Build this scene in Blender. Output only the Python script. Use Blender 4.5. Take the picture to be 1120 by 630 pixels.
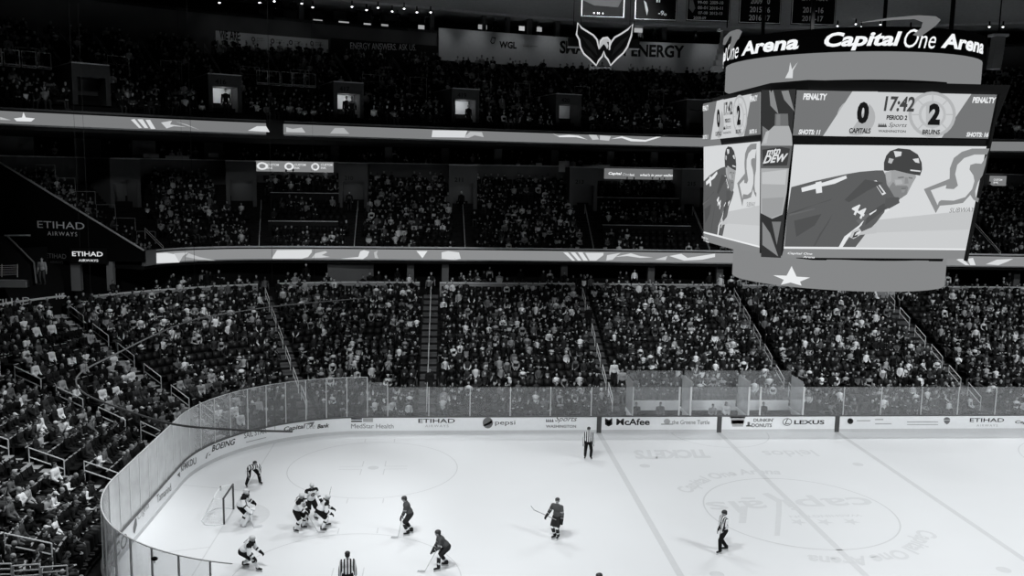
import bpy, bmesh, math, random
import numpy as np
from mathutils import Vector, Matrix

random.seed(7)
RNG = np.random.default_rng(7)
for _o in list(bpy.data.objects):
    bpy.data.objects.remove(_o)
SC = bpy.context.scene
COL = SC.collection
R = math.radians

# ---------------------------------------------------------------- camera
CAM_P = np.array([-17.195, -40.655, 16.243])
YAW, PITCH, ROLL, FPX = -0.074478, 0.132808, 0.017628, 981.69
_cy, _sy, _cp, _sp, _cr, _sr = (math.cos(YAW), math.sin(YAW), math.cos(PITCH), math.sin(PITCH), math.cos(ROLL), math.sin(ROLL))
CF = np.array([-_sy*_cp, _cy*_cp, -_sp])
_r = np.array([_cy, _sy, 0.0])
_u = np.cross(_r, CF)
CR = _cr*_r + _sr*_u
CU = -_sr*_r + _cr*_u
cd = bpy.data.cameras.new('camera')
cam = bpy.data.objects.new('camera', cd)
COL.objects.link(cam)
cd.sensor_width = 36.0
cd.lens = FPX/1120*36.0
cd.clip_start = 0.5
cd.clip_end = 400
cam.matrix_world = Matrix(((CR[0], CU[0], -CF[0], CAM_P[0]), (CR[1], CU[1], -CF[1], CAM_P[1]), (CR[2], CU[2], -CF[2], CAM_P[2]), (0, 0, 0, 1)))
SC.camera = cam

# ---------------------------------------------------------------- world, lights, exposure
SC.view_settings.view_transform = 'Standard'
SC.view_settings.look = 'None'
SC.view_settings.exposure = 0.0
SC.view_settings.gamma = 1.0
SC.view_settings.use_curve_mapping = False
W = bpy.data.worlds.new('arena_air')
SC.world = W
W.use_nodes = True
W.node_tree.nodes['Background'].inputs[0].default_value = (0.9, 0.96, 1.0, 1)
W.node_tree.nodes['Background'].inputs[1].default_value = 0.0015
TINT = (0.965, 0.985, 1.0)

def spot(loc, target, watts, deg, blend, radius=0.4):
    l = bpy.data.lights.new('arena_or_fill_spot', 'SPOT')
    l.energy = watts
    l.color = TINT
    l.spot_size = R(deg)
    l.spot_blend = blend
    l.shadow_soft_size = radius
    o = bpy.data.objects.new('arena_or_fill_spot', l)
    COL.objects.link(o)
    o.location = loc
    o.rotation_euler = (Vector(target)-Vector(loc)).to_track_quat('-Z', 'Y').to_euler()
    return o

ICE_W, BOWL_W, CLUB_W, UPPER_W = 14400, 14500, 4200, 30
for x, aim, kw in ((-28, -25, 0.56), (-23, -12, 0.82), (-17, -3, 1.0), (17, 4, 0.95), (23, 12, 0.95), (29, 22, 0.95), (36, 30, 0.9)):   # sports lamps high over the side stands
    for sy in (-1, 1):
        spot((x, sy*(17 if x < -20 else 28), 31), (aim, 0.5, 0), ICE_W*kw*(1.4 if sy < 0 else 0.7), 60, 0.6, 0.8)
for sy in (-1, 1):                        # added spots that brighten the left end boards
    spot((-4, sy*14, 31), (-29, sy*-1, 0.5), 9500, 34, 0.7)
spot((-32, 2, 30), (-44, 27, 12), 900, 30, 0.8)  # added spot that brightens the lettering on the end drape
spot((-18, -34, 30), (-27, -12, 1), 2600, 40, 0.8)   # added spot brightening the near corner posts from outside
spot((2, -16, 36), (-1, 8, 30), 700, 40, 0.8)         # added spot that brings up the hanging banners
for x in (-26, -9, 8, 26):                # added fill spots for the far lower stand
    spot((x, 2, 30), (x, 26, 3), BOWL_W, 50, 0.8)
spot((-20, -4, 30), (-38, -5, 2), BOWL_W*1.7, 50, 0.8)  # added fill for the left end and corner stands
spot((-22, 6, 30), (-38, 16, 3), BOWL_W*1.1, 46, 0.8)
for x in (-42, -32, -22, -12, -2, 8, 18, 28):   # added fill for the club tier
    spot((x*0.8, -6, 23), (x, 36, 9.5), CLUB_W, 27, 0.8)
for x in (-32, -8, 18):                   # added fill for the upper deck
    spot((x*0.7, 2, 33), (x, 42, 24), UPPER_W, 62, 0.8)

# ---------------------------------------------------------------- helpers
def ray(px, py):
    return CF + (px-560)/FPX*CR - (py-315)/FPX*CU

def at(px, py, X=None, Y=None, Z=None):
    d = ray(px, py)
    k = 0 if X is not None else 1 if Y is not None else 2
    v = X if X is not None else Y if Y is not None else Z
    return Vector(CAM_P + d*((v-CAM_P[k])/d[k]))

def proj(P):
    d = np.atleast_2d(P)-CAM_P
    z = d@CF
    return np.stack([560+FPX*(d@CR)/z, 315-FPX*(d@CU)/z, z], -1)

def on_plane(px, py, o, n):
    d = ray(px, py)
    t = (np.array(o)-CAM_P)@np.array(n)/(d@np.array(n))
    return Vector(CAM_P+d*t)

MATS = {}
def M(name, v, rough=0.6, spec=0.3, metal=0.0, var=0.15, scale=4.0, tint=TINT):
    if name in MATS:
        return MATS[name]
    m = bpy.data.materials.new(name)
    m.use_nodes = True
    nt = m.node_tree
    b = nt.nodes['Principled BSDF']
    tc = nt.nodes.new('ShaderNodeTexCoord')
    no = nt.nodes.new('ShaderNodeTexNoise')
    no.inputs['Scale'].default_value = scale
    no.inputs['Detail'].default_value = 2
    nt.links.new(tc.outputs['Object'], no.inputs['Vector'])
    mr = nt.nodes.new('ShaderNodeMapRange')
    mr.inputs['To Min'].default_value = 1-var
    mr.inputs['To Max'].default_value = 1+var
    nt.links.new(no.outputs['Fac'], mr.inputs['Value'])
    vm = nt.nodes.new('ShaderNodeVectorMath')
    vm.operation = 'SCALE'
    vm.inputs[0].default_value = (v*tint[0], v*tint[1], v*tint[2])
    nt.links.new(mr.outputs[0], vm.inputs['Scale'])
    nt.links.new(vm.outputs[0], b.inputs['Base Color'])
    b.inputs['Roughness'].default_value = rough
    b.inputs['Specular IOR Level'].default_value = spec
    b.inputs['Metallic'].default_value = metal
    MATS[name] = m
    return m

def E(name, v, tint=TINT):
    if name in MATS:
        return MATS[name]
    m = bpy.data.materials.new(name)
    m.use_nodes = True
    nt = m.node_tree
    nt.nodes.clear()
    out = nt.nodes.new('ShaderNodeOutputMaterial')
    em = nt.nodes.new('ShaderNodeEmission')
    em.inputs[0].default_value = (tint[0], tint[1], tint[2], 1)
    em.inputs[1].default_value = v
    nt.links.new(em.outputs[0], out.inputs[0])
    MATS[name] = m
    return m

def led(v):                                # a grey level shown on a screen
    return E('screen_grey_%03d' % round(v*1000), v)

def tag(o, label=None, cat=None, group=None, kind=None):
    if label: o['label'] = label
    if cat: o['category'] = cat
    if group: o['group'] = group
    if kind: o['kind'] = kind
    return o

def empty(name, loc=(0, 0, 0), rz=0.0, label=None, cat=None, group=None):
    o = bpy.data.objects.new(name, None)
    COL.objects.link(o)
    o.location = loc
    o.rotation_euler = (0, 0, rz)
    o.empty_display_size = 0.2
    return tag(o, label, cat, group)

def link_mesh(name, me, parent=None):
    o = bpy.data.objects.new(name, me)
    COL.objects.link(o)
    if parent is not None:
        o.parent = parent
    return o

class MB:
    def __init__(s):
        s.v = []; s.f = []; s.m = []; s.mats = []
    def mi(s, mat):
        if mat not in s.mats:
            s.mats.append(mat)
        return s.mats.index(mat)
    def add(s, verts, faces, mat):
        k = len(s.v)
        s.v += [tuple(v) for v in verts]
        i = s.mi(mat)
        for f in faces:
            s.f.append(tuple(k+a for a in f)); s.m.append(i)
    def quad(s, a, b, c, d, mat):
        s.add((a, b, c, d), ((0, 1, 2, 3),), mat)
    def obox(s, o, ux, uy, uz, mat):       # corner o and three edge vectors
        o, ux, uy, uz = map(Vector, (o, ux, uy, uz))
        vs = [o, o+ux, o+ux+uy, o+uy, o+uz, o+ux+uz, o+ux+uy+uz, o+uy+uz]
        s.add(vs, ((0, 3, 2, 1), (4, 5, 6, 7), (0, 1, 5, 4), (1, 2, 6, 5), (2, 3, 7, 6), (3, 0, 4, 7)), mat)
    def box(s, c, size, mat, rz=0.0):
        c = Vector(c)
        ca, sa = math.cos(rz), math.sin(rz)
        ux = Vector((ca, sa, 0))*size[0]; uy = Vector((-sa, ca, 0))*size[1]; uz = Vector((0, 0, size[2]))
        s.obox(c-ux/2-uy/2-uz/2, ux, uy, uz, mat)
    def tube(s, pts, r, mat, n=6, closed=False):
        pts = [Vector(p) for p in pts]
        rings = []
        N = len(pts)
        for i, p in enumerate(pts):
            if closed:
                t = pts[(i+1) % N]-pts[i-1]
            else:
                t = pts[min(i+1, N-1)]-pts[max(i-1, 0)]
            t.normalize()
            a = t.cross(Vector((0, 0, 1)))
            if a.length < 0.05:
                a = t.cross(Vector((1, 0, 0)))
            a.normalize(); b = t.cross(a)
            rr = r[i] if isinstance(r, (list, tuple)) else r
            rings.append([p+a*(rr*math.cos(2*math.pi*k/n))+b*(rr*math.sin(2*math.pi*k/n)) for k in range(n)])
        vs = [v for g in rings for v in g]
        fs = []
        for i in range(N if closed else N-1):
            j = (i+1) % N
            for k in range(n):
                fs.append((i*n+k, i*n+(k+1) % n, j*n+(k+1) % n, j*n+k))
        if not closed:
            fs.append(tuple(range(n))[::-1]); fs.append(tuple((N-1)*n+k for k in range(n)))
        s.add(vs, fs, mat)
    def capsule(s, p0, r0, p1, r1, mat, n=10, m=3):
        p0, p1 = Vector(p0), Vector(p1)
        t = p1-p0
        if t.length < 1e-6:
            t = Vector((0, 0, 1e-4))
        L = t.length; t = t/L
        a = t.cross(Vector((0, 0, 1)))
        if a.length < 0.05:
            a = t.cross(Vector((1, 0, 0)))
        a.normalize(); b = t.cross(a)
        prof = [(-r0*math.cos(x), r0*math.sin(x)) for x in [math.pi/2*(i+0.35)/(m+0.35) for i in range(m+1)]]
        prof += [(L+r1*math.cos(x), r1*math.sin(x)) for x in [math.pi/2*(i+0.35)/(m+0.35) for i in range(m, -1, -1)]]
        vs = []
        for (h, q) in prof:
            vs += [p0+t*h+a*(q*math.cos(2*math.pi*k/n))+b*(q*math.sin(2*math.pi*k/n)) for k in range(n)]
        K = len(prof)
        fs = [(i*n+k, i*n+(k+1) % n, (i+1)*n+(k+1) % n, (i+1)*n+k) for i in range(K-1) for k in range(n)]
        fs += [tuple(range(n))[::-1], tuple((K-1)*n+k for k in range(n))]
        s.add(vs, fs, mat)
    def ell(s, c, rad, mat, rot=None, n=12, m=8):
        c = Vector(c)
        vs = []
        for i in range(m+1):
            th = math.pi*(i+0.15)/(m+0.3)
            for k in range(n):
                v = Vector((rad[0]*math.sin(th)*math.cos(2*math.pi*k/n), rad[1]*math.sin(th)*math.sin(2*math.pi*k/n), rad[2]*math.cos(th)))
                if rot is not None:
                    v = rot@v
                vs.append(c+v)
        fs = [(i*n+k, (i+1)*n+k, (i+1)*n+(k+1) % n, i*n+(k+1) % n) for i in range(m) for k in range(n)]
        fs += [tuple(range(n)), tuple(m*n+k for k in range(n))[::-1]]
        s.add(vs, fs, mat)
    def poly(s, pts, mat, depth=None):     # n-gon, optionally extruded by the vector depth
        pts = [Vector(p) for p in pts]
        n = len(pts)
        if depth is None:
            s.add(pts, (tuple(range(n)),), mat)
        else:
            d = Vector(depth)
            s.add(pts+[p+d for p in pts], [tuple(range(n)), tuple(range(2*n-1, n-1, -1))]+[(i, i+n, (i+1) % n+n, (i+1) % n) for i in range(n)], mat)
    def mesh(s, name, smooth=False):
        me = bpy.data.meshes.new(name)
        me.from_pydata(s.v, [], s.f)
        for m in s.mats:
            me.materials.append(m)
        me.polygons.foreach_set('material_index', s.m)
        if smooth:
            me.polygons.foreach_set('use_smooth', [True]*len(s.f))
        me.update()
        return me
    def build(s, name, parent=None, smooth=False):
        return link_mesh(name, s.mesh(name, smooth), parent)

# text as flat meshes: cached outlines placed through a mapping (u, v) -> point
_TXT = {}
def text_geo(body, bold=0.0, shear=0.0, space=1.0):
    key = (body, bold, shear, space)
    if key in _TXT:
        return _TXT[key]
    c = bpy.data.curves.new('lettering', 'FONT')
    c.body = body; c.offset = bold; c.shear = shear; c.space_character = space; c.resolution_u = 3
    o = bpy.data.objects.new('lettering', c)
    COL.objects.link(o)
    dg = bpy.context.evaluated_depsgraph_get()
    me = bpy.data.meshes.new_from_object(o.evaluated_get(dg))
    V = np.array([v.co[:2] for v in me.vertices])
    Fc = [tuple(p.vertices) for p in me.polygons]
    bpy.data.objects.remove(o); bpy.data.curves.remove(c); bpy.data.meshes.remove(me)
    lo, hi = V.min(0), V.max(0)
    V = (V-lo)/(hi-lo)
    _TXT[key] = (V, Fc, (hi-lo)[0]/(hi-lo)[1])
    return _TXT[key]

def put_text(mb, body, mapf, w, h, mat, bold=0.0, shear=0.0, u0=0.0, v0=0.0, space=1.0, flip=False):
    V, Fc, asp = text_geo(body, bold, shear, space)
    if w is None: w = asp*h
    if flip:
        P = [mapf(u0+w*(1-a), v0+h*(1-b)) for a, b in V]
    else:
        P = [mapf(u0+w*a, v0+h*b) for a, b in V]
    mb.add(P, Fc, mat)

def plane_map(o, ux, uy, eps=0.0):
    o = Vector(o); ux = Vector(ux).normalized(); uy = Vector(uy).normalized()
    n = ux.cross(uy).normalized()
    return lambda u, v: o+ux*u+uy*v+n*eps

def remesh(mb, voxel, smooth=4, name='body', ratio=1.0):
    me = mb.mesh(name)
    o = bpy.data.objects.new(name, me)
    COL.objects.link(o)
    md = o.modifiers.new('r', 'REMESH'); md.mode = 'VOXEL'; md.voxel_size = voxel
    if smooth:
        sm = o.modifiers.new('s', 'SMOOTH'); sm.iterations = smooth; sm.factor = 0.5
    if ratio < 1:
        dc = o.modifiers.new('d', 'DECIMATE'); dc.ratio = ratio
    dg = bpy.context.evaluated_depsgraph_get()
    out = bpy.data.meshes.new_from_object(o.evaluated_get(dg))
    bpy.data.objects.remove(o); bpy.data.meshes.remove(me)
    out.name = name
    out.materials.clear()
    out.polygons.foreach_set('use_smooth', [True]*len(out.polygons))
    return out

ORD = ['zeroth', 'first', 'second', 'third', 'fourth', 'fifth', 'sixth', 'seventh', 'eighth', 'ninth', 'tenth', 'eleventh', 'twelfth', 'thirteenth', 'fourteenth', 'fifteenth', 'sixteenth', 'seventeenth', 'eighteenth', 'nineteenth', 'twentieth', 'twenty-first', 'twenty-second', 'twenty-third', 'twenty-fourth', 'twenty-fifth', 'twenty-sixth', 'twenty-seventh', 'twenty-eighth', 'twenty-ninth', 'thirtieth']
for _t, _w in ((30, 'thirty'), (40, 'forty'), (50, 'fifty'), (60, 'sixty'), (70, 'seventy'), (80, 'eighty')):
    ORD += [_w+'-'+ORD[k] for k in range(1, 10)]+[{30: 'fortieth', 40: 'fiftieth', 50: 'sixtieth', 60: 'seventieth', 70: 'eightieth', 80: 'ninetieth'}[_t]]

# ---------------------------------------------------------------- plan curves
LX, LY, CRN = 30.48, 12.954, 8.534
SIDE = LX-CRN; ARC = CRN*math.pi/2; ENDL = 2*(LY-CRN)
S_END = SIDE+ARC+ENDL+ARC
def rink(s):
    """plan point and outward normal of the boards; s = 0 at mid far side, growing towards the left end"""
    if s <= SIDE:
        return (-s, LY), (0.0, 1.0)
    if s <= SIDE+ARC:
        a = math.pi/2+(s-SIDE)/CRN
        return (-SIDE+CRN*math.cos(a), LY-CRN+CRN*math.sin(a)), (math.cos(a), math.sin(a))
    if s <= SIDE+ARC+ENDL:
        return (-LX, LY-CRN-(s-SIDE-ARC)), (-1.0, 0.0)
    if s <= S_END:
        a = math.pi+(s-SIDE-ARC-ENDL)/CRN
        return (-SIDE+CRN*math.cos(a), -LY+CRN+CRN*math.sin(a)), (math.cos(a), math.sin(a))
    return (-SIDE+(s-S_END), -LY), (0.0, -1.0)

class Curve:
    def __init__(c, pts=None, smooth=3, s0=None, s1=None, step=0.3):
        if pts is None:
            n = int((s1-s0)/step)+1
            c.S = np.linspace(s0, s1, n)
            q = [rink(s) for s in c.S]
            c.P = np.array([a for a, b in q]); c.N = np.array([b for a, b in q])
        else:
            p = np.array(pts, float)
            for _ in range(smooth):
                q = [p[0]]
                for a, b in zip(p[:-1], p[1:]):
                    q += [a*0.75+b*0.25, a*0.25+b*0.75]
                p = np.array(q+[p[-1]])
            L = np.concatenate([[0], np.cumsum(np.linalg.norm(np.diff(p, axis=0), axis=1))])
            n = int(L[-1]/step)+1
            c.S = np.linspace(0, L[-1], n)
            c.P = np.stack([np.interp(c.S, L, p[:, 0]), np.interp(c.S, L, p[:, 1])], -1)
            t = np.gradient(c.P, axis=0); t /= np.linalg.norm(t, axis=1)[:, None]
            c.N = np.stack([t[:, 1], -t[:, 0]], -1)
    def pt(c, s, d=0.0, z=0.0):
        x = np.interp(s, c.S, c.P[:, 0]); y = np.interp(s, c.S, c.P[:, 1])
        nx = np.interp(s, c.S, c.N[:, 0]); ny = np.interp(s, c.S, c.N[:, 1])
        k = math.hypot(nx, ny)
        return Vector((x+nx/k*d, y+ny/k*d, z))
    def nrm(c, s):
        nx = float(np.interp(s, c.S, c.N[:, 0])); ny = float(np.interp(s, c.S, c.N[:, 1]))
        k = math.hypot(nx, ny)
        return Vector((nx/k, ny/k, 0))
    def loc(c, d, px, py):
        """s and z of the pixel on the upright wall standing at offset d of this curve"""
        Q = c.P+c.N*d
        z = 12.0
        for _ in range(8):
            q = proj(np.column_stack([Q, np.full(len(Q), z)]))
            m_ = int(np.argmin(q[:, 0]))+1
            o = np.argsort(q[:m_, 0])
            s = float(np.interp(px, q[o, 0], c.S[o]))
            p = c.pt(s, d, z)
            rr = ray(px, py)
            t = math.hypot(p.x-CAM_P[0], p.y-CAM_P[1])/math.hypot(rr[0], rr[1])
            z = float(CAM_P[2]+rr[2]*t)
        return s, z
    def strip(c, mb, prof, s0, s1, mat, closed=False, caps=False):
        """loft the (offset, z) profile along s0..s1"""
        ss = [s0]+[s for s in c.S if s0+0.05 < s < s1-0.05]+[s1]
        if len(ss) > 3:                     # thin out where straight
            keep = [ss[0]]
            for a, b, e in zip(ss[:-2], ss[1:-1], ss[2:]):
                if (c.nrm(keep[-1])-c.nrm(e)).length > 0.015 or b-keep[-1] > 3.0:
                    keep.append(b)
            ss = keep+[ss[-1]]
        n = len(prof)
        vs = [c.pt(s, d, z) for s in ss for d, z in prof]
        fs = []
        m = n if closed else n-1
        for i in range(len(ss)-1):
            for k in range(m):
                j = (k+1) % n
                fs.append((i*n+k, i*n+j, (i+1)*n+j, (i+1)*n+k))
        if caps and closed:
            fs.append(tuple(range(n))); fs.append(tuple((len(ss)-1)*n+k for k in range(n))[::-1])
        mb.add(vs, fs, mat)
    def wall(c, mb, d0, d1, z0, z1, s0, s1, mat):
        c.strip(mb, [(d0, z0), (d1, z0), (d1, z1), (d0, z1)], s0, s1, mat, True, True)
    def row(c, d, pitch, s0=None, s1=None):
        """seat spots along the curve at offset d"""
        Q = c.P+c.N*d
        L = np.concatenate([[0], np.cumsum(np.linalg.norm(np.diff(Q, axis=0), axis=1))])
        t = np.arange(pitch/2, L[-1], pitch)
        s = np.interp(t, L, c.S)
        xy = np.stack([np.interp(t, L, Q[:, 0]), np.interp(t, L, Q[:, 1])], -1)
        nn = np.stack([np.interp(t, L, c.N[:, 0]), np.interp(t, L, c.N[:, 1])], -1)
        return s, xy, nn

BOWL = Curve(s0=-36, s1=S_END-1.5)
CLUB = Curve([(62, 28), (50, 30.3), (32, 31), (5, 31.3), (-11, 31.8), (-22, 31.5), (-32, 31), (-36, 29.6), (-38.3, 27.6), (-38.8, 25.6)])
UPPER = Curve([(60, 8), (45, 20), (36, 25.5), (28, 29.5), (20, 33), (12, 35), (4.4, 35), (-2.7, 33.8), (-12, 31), (-21.8, 27.6), (-30.4, 24), (-34.7, 21.5), (-39.4, 18), (-43.4, 15), (-47, 11), (-50, 6)])
# ---------------------------------------------------------------- materials
ICE = M('ice', 0.76, 0.32, 0.25, var=0.03, scale=0.25)
LINEB = M('blue_line_paint', 0.62, 0.4, 0.2, var=0.05)
LINER = M('red_line_paint', 0.64, 0.4, 0.2, var=0.05)
LINEC = M('circle_paint', 0.61, 0.4, 0.2, var=0.04)
LOGO = M('ice_logo_paint', 0.66, 0.4, 0.2, var=0.04)
CREASE = M('crease_paint', 0.67, 0.4, 0.2, var=0.04)
BOARD = M('board_white', 0.86, 0.45, 0.3, var=0.04)
KICK = M('kick_plate', 0.62, 0.5, 0.3, var=0.05)
CAP = M('cap_rail', 0.10, 0.5, 0.3)
MARK = M('board_line_mark', 0.07, 0.5, 0.3)
INK = M('advert_ink', 0.018, 0.5, 0.2)
INK2 = M('advert_ink_grey', 0.16, 0.5, 0.2)
INK3 = M('advert_ink_pale', 0.42, 0.5, 0.2)
PALE = M('pale_metal', 0.60, 0.35, 0.5, var=0.06)
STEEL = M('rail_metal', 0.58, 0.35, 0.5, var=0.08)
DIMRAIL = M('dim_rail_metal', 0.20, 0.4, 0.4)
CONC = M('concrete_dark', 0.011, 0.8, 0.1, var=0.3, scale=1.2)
STEPP = M('concrete_step_lit', 0.34, 0.8, 0.1, var=0.2, scale=1.5)  # same concrete, lightened to paint in how brightly corner aisles show
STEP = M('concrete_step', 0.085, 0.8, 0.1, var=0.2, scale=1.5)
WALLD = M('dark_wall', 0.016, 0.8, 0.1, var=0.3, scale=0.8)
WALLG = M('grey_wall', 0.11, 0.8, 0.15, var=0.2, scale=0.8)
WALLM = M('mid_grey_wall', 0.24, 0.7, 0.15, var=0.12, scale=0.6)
LEDGE = M('pale_ledge', 0.55, 0.6, 0.2, var=0.1)
BLACK = M('black_paint', 0.006, 0.6, 0.2)
SEATM = M('seat_plastic', 0.009, 0.5, 0.25)
SEATE = M('seat_edge_light', 0.34, 0.5, 0.3)
CLOTHB = M('black_drape', 0.006, 0.9, 0.05)
WHITE = M('white_paint', 0.82, 0.5, 0.3, var=0.05)

def glass_mat(name='rink_glass', gain=36.0):
    m = bpy.data.materials.new(name)
    m.use_nodes = True
    nt = m.node_tree
    nt.nodes.clear()
    out = nt.nodes.new('ShaderNodeOutputMaterial')
    tr = nt.nodes.new('ShaderNodeBsdfTransparent')
    tr.inputs[0].default_value = (0.975, 0.98, 0.985, 1)
    gl = nt.nodes.new('ShaderNodeBsdfGlossy')
    gl.inputs['Roughness'].default_value = 0.22
    df = nt.nodes.new('ShaderNodeBsdfDiffuse')
    df.inputs[0].default_value = (0.85, 0.87, 0.88, 1)
    lw = nt.nodes.new('ShaderNodeLayerWeight')
    lw.inputs[0].default_value = 0.5
    pw = nt.nodes.new('ShaderNodeMath'); pw.operation = 'POWER'; pw.inputs[1].default_value = 2.3
    nt.links.new(lw.outputs['Facing'], pw.inputs[0])
    fr = nt.nodes.new('ShaderNodeMapRange')
    fr.inputs['To Min'].default_value = 0.045; fr.inputs['To Max'].default_value = 1.0
    nt.links.new(pw.outputs[0], fr.inputs['Value'])
    tc = nt.nodes.new('ShaderNodeTexCoord')
    no = nt.nodes.new('ShaderNodeTexNoise'); no.inputs['Scale'].default_value = 1.5
    nt.links.new(tc.outputs['Object'], no.inputs['Vector'])
    mr = nt.nodes.new('ShaderNodeMapRange')
    mr.inputs['To Min'].default_value = 0.05; mr.inputs['To Max'].default_value = 0.09
    nt.links.new(no.outputs['Fac'], mr.inputs['Value'])
    m1 = nt.nodes.new('ShaderNodeMixShader'); m2 = nt.nodes.new('ShaderNodeMixShader')
    fq = nt.nodes.new('ShaderNodeMath'); fq.operation = 'POWER'; fq.inputs[1].default_value = 3.5
    fm = nt.nodes.new('ShaderNodeMath'); fm.operation = 'MULTIPLY_ADD'; fm.inputs[1].default_value = gain; fm.inputs[2].default_value = 1.0
    fh = nt.nodes.new('ShaderNodeMath'); fh.operation = 'MULTIPLY'; fh.use_clamp = True
    if gain < 10: mr.inputs['To Min'].default_value = 0.012; mr.inputs['To Max'].default_value = 0.03
    nt.links.new(lw.outputs['Facing'], fq.inputs[0]); nt.links.new(fq.outputs[0], fm.inputs[0])
    nt.links.new(fm.outputs[0], fh.inputs[0]); nt.links.new(mr.outputs[0], fh.inputs[1])
    tl = nt.nodes.new('ShaderNodeBsdfTranslucent'); tl.inputs[0].default_value = (0.85, 0.87, 0.88, 1)
    dt = nt.nodes.new('ShaderNodeMixShader'); dt.inputs[0].default_value = 0.2
    nt.links.new(df.outputs[0], dt.inputs[1]); nt.links.new(tl.outputs[0], dt.inputs[2])
    nt.links.new(fh.outputs[0], m1.inputs[0])
    nt.links.new(tr.outputs[0], m1.inputs[1]); nt.links.new(dt.outputs[0], m1.inputs[2])
    nt.links.new(fr.outputs[0], m2.inputs[0])
    nt.links.new(m1.outputs[0], m2.inputs[1]); nt.links.new(gl.outputs[0], m2.inputs[2])
    nt.links.new(m2.outputs[0], out.inputs[0])
    return m
GLASS = glass_mat()
GLASSC = glass_mat('clean_rink_glass', 3.0)

# ---------------------------------------------------------------- ice
mb = MB()
peri = [BOWL.pt(s, 0.0, 0.0) for s in np.linspace(-S_END/1.9, S_END, 10)[:0]]
outline = []
for qx, qy in ((1, 1), (-1, 1), (-1, -1), (1, -1)):
    a0 = {(1, 1): 0, (-1, 1): 90, (-1, -1): 180, (1, -1): 270}[(qx, qy)]
    for k in range(25):
        a = R(a0+90*k/24)
        outline.append((qx*SIDE+CRN*math.cos(a), qy*(LY-CRN)+CRN*math.sin(a)))
mb.poly([(x, y, -0.12) for x, y in outline], ICE, (0, 0, 0.12))
ice = tag(mb.build('floor'), 'white ice sheet of the rink', None, None, 'structure')
mb = MB(); mb.box((0, 0, -0.3), (150, 130, 0.3), CONC)
tag(mb.build('floor_slab'), 'dark arena floor around the ice', None, None, 'structure')

EPS = 0.004
def flat(name, polys, mat, parent=ice, z=EPS):
    m = MB()
    for p in polys:
        m.poly([(x, y, z) for x, y in p], mat)
    return m.build(name, parent)
def ring(cx, cy, r0, r1, a0=0, a1=360, n=96):
    out = []
    for k in range(n):
        t0, t1 = R(a0+(a1-a0)*k/n), R(a0+(a1-a0)*(k+1)/n)
        out.append([(cx+r*math.cos(t), cy+r*math.sin(t)) for r, t in ((r0, t0), (r1, t0), (r1, t1), (r0, t1))])
    return out
def rect(x0, y0, x1, y1):
    return [(x0, y0), (x1, y0), (x1, y1), (x0, y1)]
for sx in (-1, 1):
    flat('blue_line', [rect(sx*7.62-0.15, -LY+0.02, sx*7.62+0.15, LY-0.02)], LINEB)
    gy = LY-CRN+math.sqrt(CRN**2-(27.13-SIDE)**2)-0.03
    flat('goal_line', [rect(sx*27.13-0.03, -gy, sx*27.13+0.03, gy)], LINER)
    cr_ = [(sx*27.13, -1.22), (sx*25.76, -1.22)]+[(sx*(27.13-1.83*math.cos(R(a))), 1.83*math.sin(R(a))) for a in range(-40, 41, 4)]+[(sx*25.76, 1.22), (sx*27.13, 1.22)]
    flat('goal_crease', [[(sx*27.13, -1.83)]+[(sx*27.13-sx*1.83*math.cos(R(a)), 1.83*math.sin(R(a))) for a in range(-90, 91, 6)]], CREASE, z=0.003)
    for sy in (-1, 1):
        cx, cy = sx*21.03, sy*6.706
        flat('faceoff_circle', ring(cx, cy, 4.52, 4.572), LINEC)
        flat('faceoff_spot', [[(cx+0.3*math.cos(R(a)), cy+0.3*math.sin(R(a))) for a in range(0, 360, 20)]], LINER)
        hs = []
        for ax in (-1, 1):
            for ay in (-1, 1):
                x0, y0 = cx+ax*0.61, cy+ay*0.23
                hs += [rect(min(x0, x0+ax*1.22), y0-0.025, max(x0, x0+ax*1.22), y0+0.025), rect(x0-0.025, min(y0, y0+ay*0.9), x0+0.025, max(y0, y0+ay*0.9))]
                hs.append(rect(cx+ax*0.87-0.025, min(cy+ay*4.57, cy+ay*5.2), cx+ax*0.87+0.025, max(cy+ay*4.57, cy+ay*5.2)))
        flat('faceoff_marks', hs, LINEC)
        flat('neutral_spot', [[(sx*6.1+0.3*math.cos(R(a)), sy*6.706+0.3*math.sin(R(a))) for a in range(0, 360, 20)]], LINER)
    for sy in (-1, 1):       # trapezoid behind the net
        flat('trapezoid_line', [[(sx*27.13, sy*3.35), (sx*27.13, sy*3.40), (sx*30.42, sy*4.29), (sx*30.42, sy*4.24)][::sy]], LINEC)
flat('red_line', [rect(-0.15, -LY+0.02, 0.15, LY-0.02)], LINER)
flat('center_circle', ring(0, 0, 4.50, 4.572), LINEC)
flat('referee_crease', ring(0, LY-0.02, 3.0, 3.05, 180, 360), LINEC)

def ground_text(body, pL, pR, h, mat, bold=0.0, shear=0.0, name='ice_lettering', flip=True, space=1.0):
    a, b = at(*pL, Z=0), at(*pR, Z=0)
    m = MB()
    ux = (b-a).normalized(); uy = Vector((-ux.y, ux.x, 0))
    put_text(m, body, lambda u, v: a+ux*u+uy*v+Vector((0, 0, EPS+0.002)), (b-a).length, h, mat, bold, shear, flip=flip, space=space)
    return m.build(name, ice)
ground_text('capi als', (781, 562), (964, 556), 2.0, LOGO, 0.015)
ground_text('leidos', (840, 500), (897, 499), 1.15, LOGO, 0.01)
ground_text('TICKETS', (696, 502), (779, 501), 1.6, LOGO, 0.05, 0.25)
ground_text('WASHINGTON', (865, 566.5), (944, 565), 0.28, LOGO, 0.02)
pts = [at(*q, Z=EPS) for q in ((833, 540), (840, 539), (855, 547), (855, 560), (853, 586), (847, 586), (849, 560), (849, 549))]
m = MB(); m.poly(pts, LOGO)
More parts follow.
